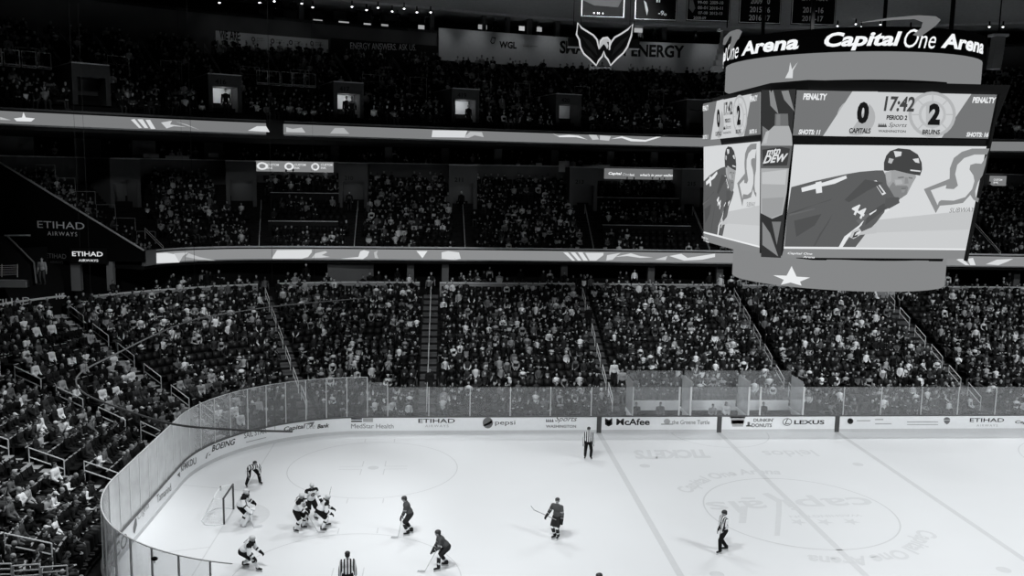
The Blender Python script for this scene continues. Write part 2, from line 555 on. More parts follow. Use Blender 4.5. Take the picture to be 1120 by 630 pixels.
m.poly([at(*q, Z=EPS) for q in ((810, 553.5), (818, 553.5), (816, 572), (808, 572))], LOGO)
m.poly([at(*q, Z=EPS) for q in ((811, 544), (826, 544), (826, 546), (810, 546))], LOGO)
for q in ((873, 571), (902, 571), (931, 570.5)):
    c = at(*q, Z=EPS)
    m.poly([c+Vector(((0.42 if k % 2 == 0 else 0.17)*math.cos(R(36*k-90)), (0.42 if k % 2 == 0 else 0.17)*math.sin(R(36*k-90)), 0)) for k in range(10)], LOGO)
m.build('ice_logo', ice)
for a0, a1 in ((152, 78), (-28, -108)):
    m = MB()
    put_text(m, 'Capital One Arena', lambda u, v: Vector(((4.95+v)*math.cos(R(a0+(a1-a0)*u)), (4.95+v)*math.sin(R(a0+(a1-a0)*u)), EPS+0.002)), 1.0, 1.15, LOGO, 0.03, 0.2)
    m.build('ice_lettering', ice)

# ---------------------------------------------------------------- boards
boards = empty('rink_boards', (0, 0, 0), 0, 'white dasher boards with adverts running around the ice', 'boards')
SB0, SB1 = -22.5, S_END-2.0
m = MB(); BOWL.wall(m, 0.0, 0.10, 0.0, 1.03, SB0, SB1, BOARD); m.build('board_panel', boards)
m = MB(); BOWL.wall(m, -0.012, 0.0, 0.0, 0.2, SB0, SB1, KICK); tag(m.build('kick_plate', boards), 'grey kick plate')
m = MB(); BOWL.wall(m, -0.03, 0.16, 1.03, 1.09, SB0, SB1, CAP); tag(m.build('cap_rail', boards), 'dark cap rail')
for s in (7.62, 0.0, -7.62):
    m = MB(); BOWL.wall(m, -0.016, 0.0, 0.0, 1.03, s-0.15, s+0.15, MARK); tag(m.build('line_mark', boards), 'dark line mark')

def bt(body, L, Rr, mat, h=None, bold=0.0, shear=0.0, mb_=None, space=1.0):
    """lettering on the boards from pixel L (lower left) to Rr (lower right)"""
    s0, z0 = BOWL.loc(0, *L); s1, z1 = BOWL.loc(0, *Rr)
    mm = mb_ or MB()
    w = s0-s1
    put_text(mm, body, lambda u, v: BOWL.pt(s0-u, -0.01, z0+(z1-z0)*u/w+v), w, h, mat, bold, shear, space=space)
    if mb_ is None:
        mm.build('advert_lettering', boards)
def bshape(polys, mat, name='advert_emblem'):
    mm = MB()
    for p in polys:
        mm.poly([BOWL.pt(s, -0.01, z) for s, z in (BOWL.loc(0, *q) for q in p)], mat)
    mm.build(name, boards)
def circ(cx, cy, rx, ry=None, n=20, a0=0, a1=360):
    ry = ry or rx
    return [(cx+rx*math.cos(R(a0+(a1-a0)*k/n)), cy-ry*math.sin(R(a0+(a1-a0)*k/n))) for k in range(n+(0 if a1-a0 == 360 else 1))]
def rpx(x0, y0, x1, y1):
    return [(x0, y0), (x1, y0), (x1, y1), (x0, y1)]
bt('MedStar Health', (384, 468.5), (430.5, 468.5), INK2, 0.28, 0.0)
bshape([rpx(384, 457.3, 396, 458.8), rpx(384, 460, 396, 461.5)], INK); bshape([rpx(397, 457.3, 408, 461.5)], INK3)
bt('ETIHAD', (457.5, 462.5), (497.5, 462.5), INK, 0.26, 0.01); bt('AIRWAYS', (465, 467.2), (490.5, 467.2), INK3, 0.16, 0.0, space=1.3)
bshape([circ(533.5, 462.5, 5.6, 6)], INK2); bshape([[(528.5, 464.5), (533, 462.8), (538.6, 458.6), (539.2, 461.5), (534, 464.8), (529.5, 466.5)]], BOARD, 'advert_emblem')
bt('pepsi', (541.5, 466), (563.5, 466), INK, 0.36, 0.0)
bt('Sports', (607, 462.5), (631, 462.5), INK, 0.42, 0.0, 0.4); bt('WASHINGTON', (597, 467.8), (630, 467.8), INK2, 0.18, 0.02)
bshape([[(597+2.2*k, 461.5), (597.6+2.2*k, 457.5), (599+2.2*k, 461.5)] for k in range(4)], INK)
bshape([[(661.8, 457.2), (665.8, 459.2), (669.6, 457.2), (669.6, 464.2), (665.8, 466.4), (661.8, 464.2)]], INK); bshape([[(663.4, 459.6), (665.8, 460.9), (668, 459.6), (668, 463.4), (665.8, 464.7), (663.4, 463.4)]], BOARD)
bt('McAfee', (674, 465), (710.5, 465), INK, 0.42, 0.025)
bt('the Greene Turtle', (735, 464), (776, 464), INK2, 0.27, 0.0); bshape([circ(729.5, 461, 3.5, 3), rpx(723, 463.2, 736, 464.6)], INK3)
bshape([[(798.8, 455.8), (814.8, 455.8), (812.5, 466.5), (801, 466.5)]], INK3); bshape([rpx(798.6, 455.2, 815, 457.2)], INK2); bshape([rpx(800, 459.6, 813.6, 463.4)], BOARD)
bt("DUNKIN'", (824, 461.3), (846, 461.3), INK2, 0.22, 0.03); bt('DONUTS', (822, 467.2), (844, 467.2), INK2, 0.24, 0.03); bshape([rpx(817.5, 461.5, 820, 466.5), rpx(816, 465, 822, 466.5)], INK2)
s_, z_ = BOWL.loc(0, 861, 461.5)
m = MB()
for k in range(28):
    t0, t1 = 2*math.pi*k/28, 2*math.pi*(k+1)/28
    m.poly([BOWL.pt(s_-a*math.cos(t), -0.01, z_+b*math.sin(t)) for a, b, t in ((0.30, 0.24, t0), (0.30, 0.24, t1), (0.26, 0.20, t1), (0.26, 0.20, t0))], INK)
m.poly([BOWL.pt(s_-a, -0.01, z_+b) for a, b in ((-0.02, 0.2), (0.04, 0.2), (-0.08, -0.08), (0.16, -0.08), (0.16, -0.13), (-0.16, -0.13))], INK)
m.build('advert_emblem', boards)
bt('LEXUS', (868.5, 464), (901.5, 464), INK, 0.27, 0.025)
bshape([circ(930, 460.6, 3.2, 3.2)], INK); bshape([circ(930.5, 459.6, 1.2, 1.2)], BOARD)
bshape([rpx(937, 459.6, 952, 460.6), rpx(957, 458.2, 966, 459.4), rpx(957, 463, 975, 464), rpx(992, 461, 1026, 462), rpx(992, 464, 1026, 464.8)], INK3)
bshape([circ(1035.6, 459.3, 3.6, 3.0, 12, 0, 180), [(1032, 459.8), (1039.3, 459.8), (1038, 462.6), (1035.6, 464.2), (1033.2, 462.6)]], INK2)
bt('ETIHAD', (1060.5, 461.5), (1098, 461.5), INK, 0.25, 0.01); bt('AIRWAYS', (1068, 466.6), (1091, 466.6), INK3, 0.15, 0.0, space=1.3)
bt('Capital One', (1110, 464), (1150, 464), INK, 0.25, 0.02, 0.2)
bt('Capital', (310.5, 473.2), (334, 469.6), INK, 0.34, 0.02, 0.2); bt('One', (335, 469.4), (344.5, 468.6), INK3, 0.3, 0.0, 0.3); bt('Bank', (347, 468.8), (360, 467.3), INK, 0.26, 0.03, 0.2)
bshape([[(332, 463.6), (344, 461.2), (341.5, 466.3), (338, 467.8), (340.5, 464)]], INK2)
bt('SAIL STAR', (267, 479.7), (291.5, 473.8), INK2, 0.34, 0.01); bshape([[(269, 483.3), (291, 478), (291, 478.8), (269, 484.2)]], INK3)
bt('BOEING', (231.5, 494.3), (257.5, 485.8), INK, 0.34, 0.02, 0.3); bshape([[(224.5, 501.5), (226, 496.5), (229, 493.5), (226.6, 497.2), (226, 501.5)], [(227.5, 498.6), (229.5, 496.2), (230, 497.6)]], INK2)
bt('KFMKDU', (198, 516.2), (214.5, 507.2), INK2, 0.36, 0.02); bshape([[(193.6, 519.6), (196.5, 516), (196.8, 522)]], INK2)
bt('Tamarind', (171.5, 550.5), (187, 536.5), INK2, 0.38, 0.0)
bshape([[(145.5, 577), (147.4, 568), (149, 566.4), (149.6, 574), (147, 584), (145.6, 582)]], INK2)
bt('Cigna', (150.5, 572), (163, 557), INK3, 0.42, 0.0)
s_, z_ = BOWL.loc(0, 139, 590)
m = MB(); put_text(m, 'GEICO', lambda u, v: BOWL.pt(s_+3.0-u, -0.01, 0.25+v), 3.0, 0.6, INK2, 0.02); m.build('advert_lettering', boards)

# ---------------------------------------------------------------- glass
GZ0, GZS, GZE = 1.09, 2.90, 3.52
far_px = [424, 469, 514, 558, 602, 646.5, 692]
pb_px = [692, 742.5, 755, 818.5, 831, 878]
far2_px = [878, 922, 963, 1007, 1047, 1088, 1130, 1172]
def s_of(px, py=450):
    return BOWL.loc(0.06, px, py)[0]
panels = []
fs = [s_of(p) for p in far_px]
for a, b in zip(fs[:-1], fs[1:]): panels.append((b, a, GZS, 'far boards'))
fs2 = [s_of(p) for p in pb_px]
for a, b in zip(fs2[:-1], fs2[1:]): panels.append((b, a, GZS, 'penalty boxes'))
fs3 = [s_of(p) for p in far2_px]
for a, b in zip(fs3[:-1], fs3[1:]): panels.append((b, a, GZS, 'right far boards'))
s = fs[0]
k = 0
while s < SB1-1.3:
    top = GZE if k else (GZS+GZE)/2
    panels.append((s, s+1.22, top, 'far corner' if s < SIDE+ARC else 'left end boards' if s < SIDE+ARC+ENDL else 'near corner'))
    s += 1.22; k += 1
cnt = {}
screens = {}
for (a, b, zt, where) in panels:
    cnt[where] = cnt.get(where, 0)+1
    if where not in screens:
        screens[where] = empty('glass_screen', (0, 0, 0), 0, 'row of clear glass panels standing on the boards, %s stretch' % where, 'glass screen')
    m = MB(); BOWL.wall(m, 0.05, 0.064, GZ0, zt, a+0.012, b-0.012, GLASSC if where == 'near corner' else GLASS)
    m.build('glass_panel', screens[where])
posts = sorted(set([round(x, 3) for a, b, z, w in panels for x in (a, b)]))
pm = MB()
pc = {}
for sp in posts:
    zt = max(z for a, b, z, w in panels if abs(a-sp) < 0.01 or abs(b-sp) < 0.01)
    w = [w for a, b, z, w in panels if abs(a-sp) < 0.01 or abs(b-sp) < 0.01][0]
    wide = 0.05 if w == 'penalty boxes' else 0.022
    pc[w] = pc.get(w, 0)+1
    m = MB(); BOWL.wall(m, 0.03, 0.09, GZ0, zt+0.02, sp-wide, sp+wide, PALE if w == 'penalty boxes' or w == 'near corner' else STEEL)
    tag(m.build('post', screens[w]), 'slim metal upright')
m = MB(); BOWL.wall(m, 0.035, 0.08, GZE, GZE+0.022, fs[0]+1.22, SB1, PALE); tag(m.build('top_trim', screens['left end boards']), 'thin pale trim')
# small black box on top of a near corner stanchion
p = at(169, 611, Z=3.75)
m = MB(); m.ell(p, (0.11, 0.07, 0.07), BLACK); m.tube([p-Vector((0, 0, 0.15)), p], 0.02, PALE)
tag(m.build('camera_box'), 'small black box perched above the near corner glass', 'box')

# penalty boxes behind the far glass
s0, s1 = fs2[-1], fs2[0]
for nm, sa, sb, lab in (('penalty_box', s_of(755), s_of(692), 'left'), ('penalty_box', s_of(818), s_of(757), 'middle'), ('penalty_box', s_of(878), s_of(820), 'right')):
    root = empty(nm, BOWL.pt((sa+sb)/2, 1.2, 0.1), 0, 'glass-walled box behind the far boards, %s of the three' % lab, 'penalty box', 'penalty and timekeeper boxes')
    loc = root.location.copy()
    def lm(mm, name, lab=None):
        for i, v in enumerate(mm.v):
            mm.v[i] = tuple(Vector(v)-loc)
        o = mm.build(name, root)
        if lab: tag(o, lab)
    m = MB(); BOWL.wall(m, 0.2, 2.3, 0.0, 0.12, sa, sb, STEP); lm(m, 'floor_deck')
    m = MB(); BOWL.wall(m, 2.2, 2.3, 0.12, 1.05, sa, sb, BOARD); BOWL.wall(m, 2.19, 2.2, 1.0, 1.5, sa+0.1, sb-0.1, WHITE); lm(m, 'back_wall', 'white back wall')
    m = MB(); BOWL.wall(m, 2.23, 2.245, 1.5, 3.45, sa+0.02, sb-0.02, GLASS); lm(m, 'back_glass', 'clear back glass')
    for ss in (sa, sb):
        m = MB(); BOWL.wall(m, 0.2, 2.2, 1.05, 3.2, ss-0.007, ss+0.007, GLASS); lm(m, 'side_glass', 'clear side glass')
        m = MB(); BOWL.wall(m, 0.2, 2.2, 0.12, 1.05, ss-0.03, ss+0.03, BOARD); lm(m, 'side_wall')
    m = MB(); BOWL.wall(m, 1.6, 2.0, 0.5, 0.56, sa+0.2, sb-0.2, STEEL)
    for ss in (sa+0.4, sb-0.4): BOWL.wall(m, 1.7, 1.9, 0.12, 0.5, ss-0.04, ss+0.04, STEEL)
    lm(m, 'bench')
# ---------------------------------------------------------------- figures
SKINS = [M('skin_a', 0.34, 0.55, 0.3, var=0.05), M('skin_b', 0.24, 0.55, 0.3, var=0.05), M('skin_c', 0.10, 0.55, 0.3, var=0.05)]
FEAT = M('face_features', 0.03, 0.6, 0.2)
HAIRS = [('dark hair', M('hair_dark', 0.012, 0.6, 0.3)), ('brown hair', M('hair_brown', 0.045, 0.6, 0.3)), ('fair hair', M('hair_fair', 0.22, 0.6, 0.3)), ('grey hair', M('hair_grey', 0.32, 0.6, 0.3))]
CAPS = [('black cap', M('cap_black', 0.012, 0.8)), ('white cap', M('cap_white', 0.6, 0.8)), ('grey cap', M('cap_grey', 0.12, 0.8))]
TOPS = [('black', M('cloth_black', 0.006, 0.9, 0.1)), ('charcoal', M('cloth_charcoal', 0.016, 0.9, 0.1)), ('dark grey', M('cloth_dark_grey', 0.038, 0.9, 0.1)),
        ('mid grey', M('cloth_mid_grey', 0.11, 0.9, 0.1)), ('light grey', M('cloth_light_grey', 0.32, 0.9, 0.1)), ('white', M('cloth_white', 0.72, 0.9, 0.1))]
TOPW = [0.40, 0.22, 0.13, 0.08, 0.07, 0.10]
LEGM = [M('trousers_black', 0.006, 0.9, 0.1), M('trousers_dark', 0.018, 0.9, 0.1), M('trousers_denim', 0.05, 0.9, 0.1)]
SHOE = M('shoe', 0.02, 0.5, 0.3)

def ik(a, c, l1, l2, pole):
    a, c, pole = Vector(a), Vector(c), Vector(pole)
    d = c-a
    L = min(max(d.length, abs(l1-l2)+0.01), l1+l2-0.004)
    u = d.normalized()
    c = a+u*L
    x = (l1*l1-l2*l2+L*L)/(2*L)
    h = math.sqrt(max(l1*l1-x*x, 0))
    p = pole-u*pole.dot(u)
    if p.length < 1e-4: p = Vector((0, 0, -1))
    return a+u*x+p.normalized()*h, c

def joints(hip, lean, footL, footR, handL, handR, head_pitch=0.0, head_yaw=0.0, twist=0.0, spine=0.50, leg=0.44, arm=(0.30, 0.27), sh=0.19, elbow=(-0.6, 0, -0.6), roll=0.0):
    """+X is the way the figure faces, +Y its left"""
    hip = Vector(hip)
    a = R(lean)
    up = Vector((math.sin(a), math.sin(R(roll)), math.cos(a))).normalized()
    ct, st = math.cos(R(twist)), math.sin(R(twist))
    left = Vector((-st, ct, 0))
    fwd = left.cross(up).normalized()
    J = dict(hip=hip, up=up, left=left, fwd=fwd)
    J['chest'] = hip+up*(spine*0.6)
    J['neck'] = hip+up*spine
    hp = R(lean*0.35+head_pitch)
    hup = Vector((math.sin(hp), 0, math.cos(hp)))
    hy = R(head_yaw+twist)
    hup = Matrix.Rotation(hy, 3, 'Z')@hup
    J['hup'] = hup
    hf = Matrix.Rotation(hy, 3, 'Z')@Vector((math.cos(hp), 0, -math.sin(hp)))
    J['hf'] = hf; J['hl'] = hup.cross(hf).normalized()
    J['head'] = J['neck']+up*0.06+hup*0.13
    hands = dict(L=handL, R=handR); feet = dict(L=footL, R=footR)
    for s, k in (('L', 1), ('R', -1)):
        J['sh'+s] = J['neck']-up*0.05+left*(k*sh)
        el, hd = ik(J['sh'+s], hands[s], arm[0], arm[1], Vector(elbow)+left*(k*0.5))
        J['el'+s], J['ha'+s] = el, hd
        J['hi'+s] = hip+Vector((0, k*0.10, -0.02))
        f = Vector(feet[s])
        kn, an = ik(J['hi'+s], f+Vector((0, 0, 0.09)), leg, leg*0.98, Vector((1, k*0.15, 0.25)))
        J['kn'+s], J['an'+s] = kn, an
        J['to'+s] = an+Vector((0.17, k*0.04, -0.045))
    return J

def head_rot(J):
    return Matrix((J['hf'], J['hl'], J['hup'])).transposed()

def body_mb(J, mat, fingers=True, gr=1.0):
    m = MB()
    h = J['head']; rot = head_rot(J)
    m.ell(h+J['hup']*0.02, (0.098, 0.077, 0.112), mat, rot)
    m.ell(h-J['hup']*0.055+J['hf']*0.025, (0.066, 0.056, 0.068), mat, rot)
    m.capsule(h+J['hf']*0.088+J['hup']*0.02, 0.012, h+J['hf']*0.108-J['hup']*0.02, 0.017, mat, 6)
    m.capsule(h+J['hf']*0.082-J['hup']*0.056-J['hl']*0.02, 0.012, h+J['hf']*0.082-J['hup']*0.056+J['hl']*0.02, 0.012, mat, 6)
    m.capsule(h+J['hf']*0.084+J['hup']*0.04-J['hl']*0.03, 0.013, h+J['hf']*0.084+J['hup']*0.04+J['hl']*0.03, 0.013, mat, 6)
    for k in (1, -1):
        m.ell(h+J['hl']*(k*0.078)-J['hf']*0.008, (0.022, 0.012, 0.034), mat, rot)
    m.capsule(J['neck']-J['up']*0.04, 0.062, h-J['hup']*0.05, 0.054, mat)
    trot = Matrix((J['fwd'], J['left'], J['up'])).transposed()
    m.ell(J['chest']+J['up']*0.06, (0.115, 0.175, 0.19), mat, trot)
    m.ell(J['hip']+J['up']*0.10, (0.105, 0.145, 0.18), mat, trot)
    m.ell(J['hip'], (0.115, 0.16, 0.11), mat)
    for s, k in (('L', 1), ('R', -1)):
        m.capsule(J['neck']-J['up']*0.04, 0.06, J['sh'+s], 0.062, mat)
        m.capsule(J['sh'+s], 0.058, J['el'+s], 0.044, mat)
        m.capsule(J['el'+s], 0.044, J['ha'+s], 0.028, mat)
        d = (J['ha'+s]-J['el'+s]).normalized()
        side = d.cross(Vector((0, 0, 1)))
        if side.length < 0.1: side = Vector((0, 1, 0))
        side.normalize()
        nrm = side.cross(d).normalized()
        pc_ = J['ha'+s]+d*0.045
        m.ell(pc_, (0.048, 0.040, 0.018), mat, Matrix((d, side, nrm)).transposed(), 10, 6)
        if fingers:
            for i, (o, L) in enumerate(((-0.030, 0.062), (-0.010, 0.075), (0.011, 0.070), (0.031, 0.055))):
                b = pc_+d*0.036+side*o
                k1 = b+d*(L*0.55)-nrm*0.006
                k2 = k1+d*(L*0.4)-nrm*(L*0.35)
                m.capsule(b, 0.010, k1, 0.0095, mat, 6, 2); m.capsule(k1, 0.0095, k2, 0.008, mat, 6, 2)
            b = pc_-d*0.015-side*(k*0.036)
            m.capsule(b, 0.012, b+d*0.045-side*(k*0.026)-nrm*0.012, 0.009, mat, 6, 2)
        m.capsule(J['hi'+s], 0.095, J['kn'+s], 0.062, mat)
        m.capsule(J['kn'+s], 0.060, J['an'+s], 0.042, mat)
        m.capsule(J['an'+s]-Vector((0.04, 0, 0.04)), 0.040, J['to'+s], 0.032, mat)
    return m

def paint_face(me, J, feat_idx=1):
    h = J['head']
    idx = []
    for p in me.polygons:
        v = p.center-h
        a, b, c = v.dot(J['hf']), v.dot(J['hl']), v.dot(J['hup'])
        k = 0
        if a > 0.055:
            if abs(abs(b)-0.032) < 0.014 and abs(c-0.018) < 0.009: k = feat_idx
            if abs(b) < 0.024 and abs(c+0.056) < 0.005: k = feat_idx
            if abs(abs(b)-0.032) < 0.018 and abs(c-0.045) < 0.006: k = feat_idx
        idx.append(k)
    me.polygons.foreach_set('material_index', idx)

def make_body(J, voxel=0.014, ratio=0.35, fingers=True):
    me = remesh(body_mb(J, SKINS[0], fingers), voxel, 2, 'body', ratio)
    me.materials.append(SKINS[0]); me.materials.append(FEAT)
    paint_face(me, J)
    return me

def make_jacket(J, grow=0.022, hem=0.05, cuff=0.97):
    m = MB(); mat = TOPS[0][1]; g = grow
    trot = Matrix((J['fwd'], J['left'], J['up'])).transposed()
    m.ell(J['chest']+J['up']*0.05, (0.125+g, 0.185+g, 0.21), mat, trot)
    m.ell(J['hip']+J['up']*(0.14-hem), (0.125+g, 0.165+g, 0.17+hem), mat, trot)
    m.capsule(J['neck']-J['up']*0.03, 0.085+g*0.4, J['neck']+J['up']*0.03, 0.07, mat)
    for s in 'LR':
        m.capsule(J['neck']-J['up']*0.05, 0.075+g*0.5, J['sh'+s], 0.072+g*0.6, mat)
        m.capsule(J['sh'+s], 0.070+g*0.6, J['el'+s], 0.056+g*0.6, mat)
        e = J['el'+s]
        m.capsule(e, 0.056+g*0.6, e+(J['ha'+s]-e)*cuff, 0.042+g*0.4, mat)
    return remesh(m, 0.026, 2, 'jacket', 0.5)

def make_trousers(J, grow=0.012):
    m = MB(); mat = LEGM[0]; g = grow
    m.ell(J['hip'], (0.125+g, 0.17+g, 0.12), mat)
    for s in 'LR':
        m.capsule(J['hi'+s], 0.102+g, J['kn'+s], 0.072+g, mat)
        m.capsule(J['kn'+s], 0.072+g, J['an'+s]+Vector((0, 0, 0.01)), 0.056+g, mat)
    return remesh(m, 0.026, 2, 'trousers', 0.5)

def make_shoes(J):
    m = MB()
    for s in 'LR':
        m.capsule(J['an'+s]-Vector((0.045, 0, 0.045)), 0.046, J['to'+s]+Vector((0.02, 0, -0.005)), 0.040, SHOE, 8)
    return m.mesh('shoes', True)

def make_hair(J, style):
    h = J['head']; rot = head_rot(J); mat = HAIRS[0][1]
    m = MB()
    if style == 'cap':
        m.ell(h+J['hup']*0.055-J['hf']*0.004, (0.108, 0.088, 0.088), mat, rot)
        b = h+J['hup']*0.065+J['hf']*0.09
        m.ell(b+J['hf']*0.045, (0.07, 0.068, 0.012), mat, rot)
    elif style == 'beanie':
        m.ell(h+J['hup']*0.055-J['hf']*0.008, (0.112, 0.092, 0.10), mat, rot)
        m.ell(h+J['hup']*0.165-J['hf']*0.01, (0.03, 0.03, 0.03), mat, rot)
    elif style == 'long':
        m.ell(h+J['hup']*0.045-J['hf']*0.022, (0.104, 0.092, 0.102), mat, rot)
        m.ell(h-J['hup']*0.08-J['hf']*0.06, (0.055, 0.098, 0.15), mat, rot)
    else:
        m.ell(h+J['hup']*0.05-J['hf']*0.018, (0.102, 0.084, 0.092), mat, rot)
        m.ell(h-J['hf']*0.045, (0.06, 0.078, 0.075), mat, rot)
    return remesh(m, 0.016, 1, 'hair', 0.4)

SEATH = 0.50
POSES = [
    dict(lean=6, handL=(0.30, 0.10, 0.60), handR=(0.30, -0.10, 0.60)),                     # hands in the lap
    dict(lean=28, handL=(0.44, 0.10, 0.64), handR=(0.44, -0.10, 0.64)),                    # elbows on the knees
    dict(lean=2, handL=(0.20, -0.12, 0.86), handR=(0.22, 0.12, 0.83)),                     # arms folded
    dict(lean=10, handL=(0.34, 0.12, 0.62), handR=(0.28, -0.05, 1.08), head_pitch=6),      # drinking / hand at the chin
    dict(lean=14, handL=(0.36, 0.06, 0.80), handR=(0.36, -0.06, 0.80), head_pitch=25),     # looking at a phone
    dict(lean=4, handL=(0.28, 0.15, 0.60), handR=(0.30, -0.13, 0.60), head_yaw=38),        # turned to the left
    dict(lean=4, handL=(0.30, 0.15, 0.60), handR=(0.26, -0.15, 0.60), head_yaw=-40),       # turned to the right
    dict(lean=0, handL=(0.30, 0.05, 0.98), handR=(0.30, -0.05, 0.98)),                     # clapping
]
POSEW = ['sitting with hands in lap', 'leaning forward on both knees', 'sitting with arms folded', 'sitting with one hand at the chin', 'bent over a phone', 'sitting turned to the left', 'sitting turned to the right', 'sitting with hands clasped high']
def seated(p):
    q = dict(p)
    return joints((0.0, 0, SEATH+0.09), q.pop('lean'), (0.46, 0.13, 0), (0.46, -0.13, 0), q.pop('handL'), q.pop('handR'), **q)
def standing(lean=2, handL=(0.06, 0.27, 0.82), handR=(0.06, -0.27, 0.82), hip=0.93, **k):
    return joints((0, 0, hip), lean, (0, 0.12, 0), (0.02, -0.12, 0), handL, handR, **k)

# ---- low-poly figures for the mass of spectators: vertices carry a region 0 skin 1 hair 2 top 3 legs
def lowpoly(J):
    V = []; F = []; G = []
    def loft(rings, regs, cap=True):
        n = len(rings[0]); k = len(V)
        for g, rg in zip(rings, regs):
            V.extend(g); G.extend([rg]*n if not isinstance(rg, (list, tuple)) else rg)
        for i in range(len(rings)-1):
            for j in range(n):
                a, b, c, d = k+i*n+j, k+i*n+(j+1) % n, k+(i+1)*n+(j+1) % n, k+(i+1)*n+j
                F.append((a, b, c)); F.append((a, c, d))
        if cap:
            for i in (0, len(rings)-1):
                for j in range(1, n-1):
                    F.append((k+i*n, k+i*n+j, k+i*n+j+1))
    def rg_(c, a, b, ra, rb, n):
        return [Vector(c)+a*(ra*math.cos(2*math.pi*j/n))+b*(rb*math.sin(2*math.pi*j/n)) for j in range(n)]
    h, hf, hl, hu = J['head'], J['hf'], J['hl'], J['hup']
    rings = []; regs = []
    for c, r in ((-0.115, 0.03), (-0.07, 0.062), (0.0, 0.086), (0.055, 0.088), (0.11, 0.06), (0.135, 0.02)):
        rings.append(rg_(h+hu*c, hf, hl, r*1.12, r*0.92, 6))
        regs.append(1 if c > 0.09 else [0 if math.cos(2*math.pi*j/6) > -0.3 and c < 0.05 or math.cos(2*math.pi*j/6) > 0.4 else 1 for j in range(6)] if c > -0.06 else 0)
    loft(rings, regs)
    f, l, u = J['fwd'], J['left'], J['up']
    loft([rg_(J['hip']-Vector((0, 0, .06)), f, l, 0.12, 0.17, 6), rg_(J['hip']+u*0.13, f, l, 0.13, 0.165, 6), rg_(J['hip']+u*0.17, f, l, 0.13, 0.17, 6), rg_(J['chest']+u*0.03, f, l, 0.135, 0.20, 6), rg_(J['chest']+u*0.09, f, l, 0.13, 0.20, 6), rg_(J['neck']-u*0.03, f, l, 0.10, 0.18, 6), rg_(J['neck']+u*0.03, f, l, 0.055, 0.06, 6)], [2, 2, 5, 5, 4, 4, 4])
    def limb(pts, rads, regs):
        rings = []
        for i, p in enumerate(pts):
            t = (pts[min(i+1, len(pts)-1)]-pts[max(i-1, 0)]).normalized()
            a = t.cross(Vector((0, 0, 1)))
            if a.length < 0.1: a = Vector((0, 1, 0))
            a.normalize(); b = t.cross(a)
            rings.append(rg_(p, a, b, rads[i], rads[i], 4))
        loft(rings, regs)
    for s in 'LR':
        e = J['el'+s]; hd = J['ha'+s]; d = (hd-e).normalized()
        limb([J['sh'+s], e, hd, hd+d*0.01, hd+d*0.12], [0.080, 0.064, 0.048, 0.04, 0.03], [4, 6, 6, 0, 0])
        limb([J['hi'+s], J['kn'+s], J['an'+s], J['to'+s]], [0.115, 0.085, 0.062, 0.05], [3, 3, 3, 3])
    return np.array([tuple(v) for v in V]), np.array(F), np.array(G)
LOW = [lowpoly(seated(p)) for p in POSES]
LOW += [lowpoly(standing()), lowpoly(standing(handL=(0.32, 0.05, 1.1), handR=(0.32, -0.05, 1.1)))]

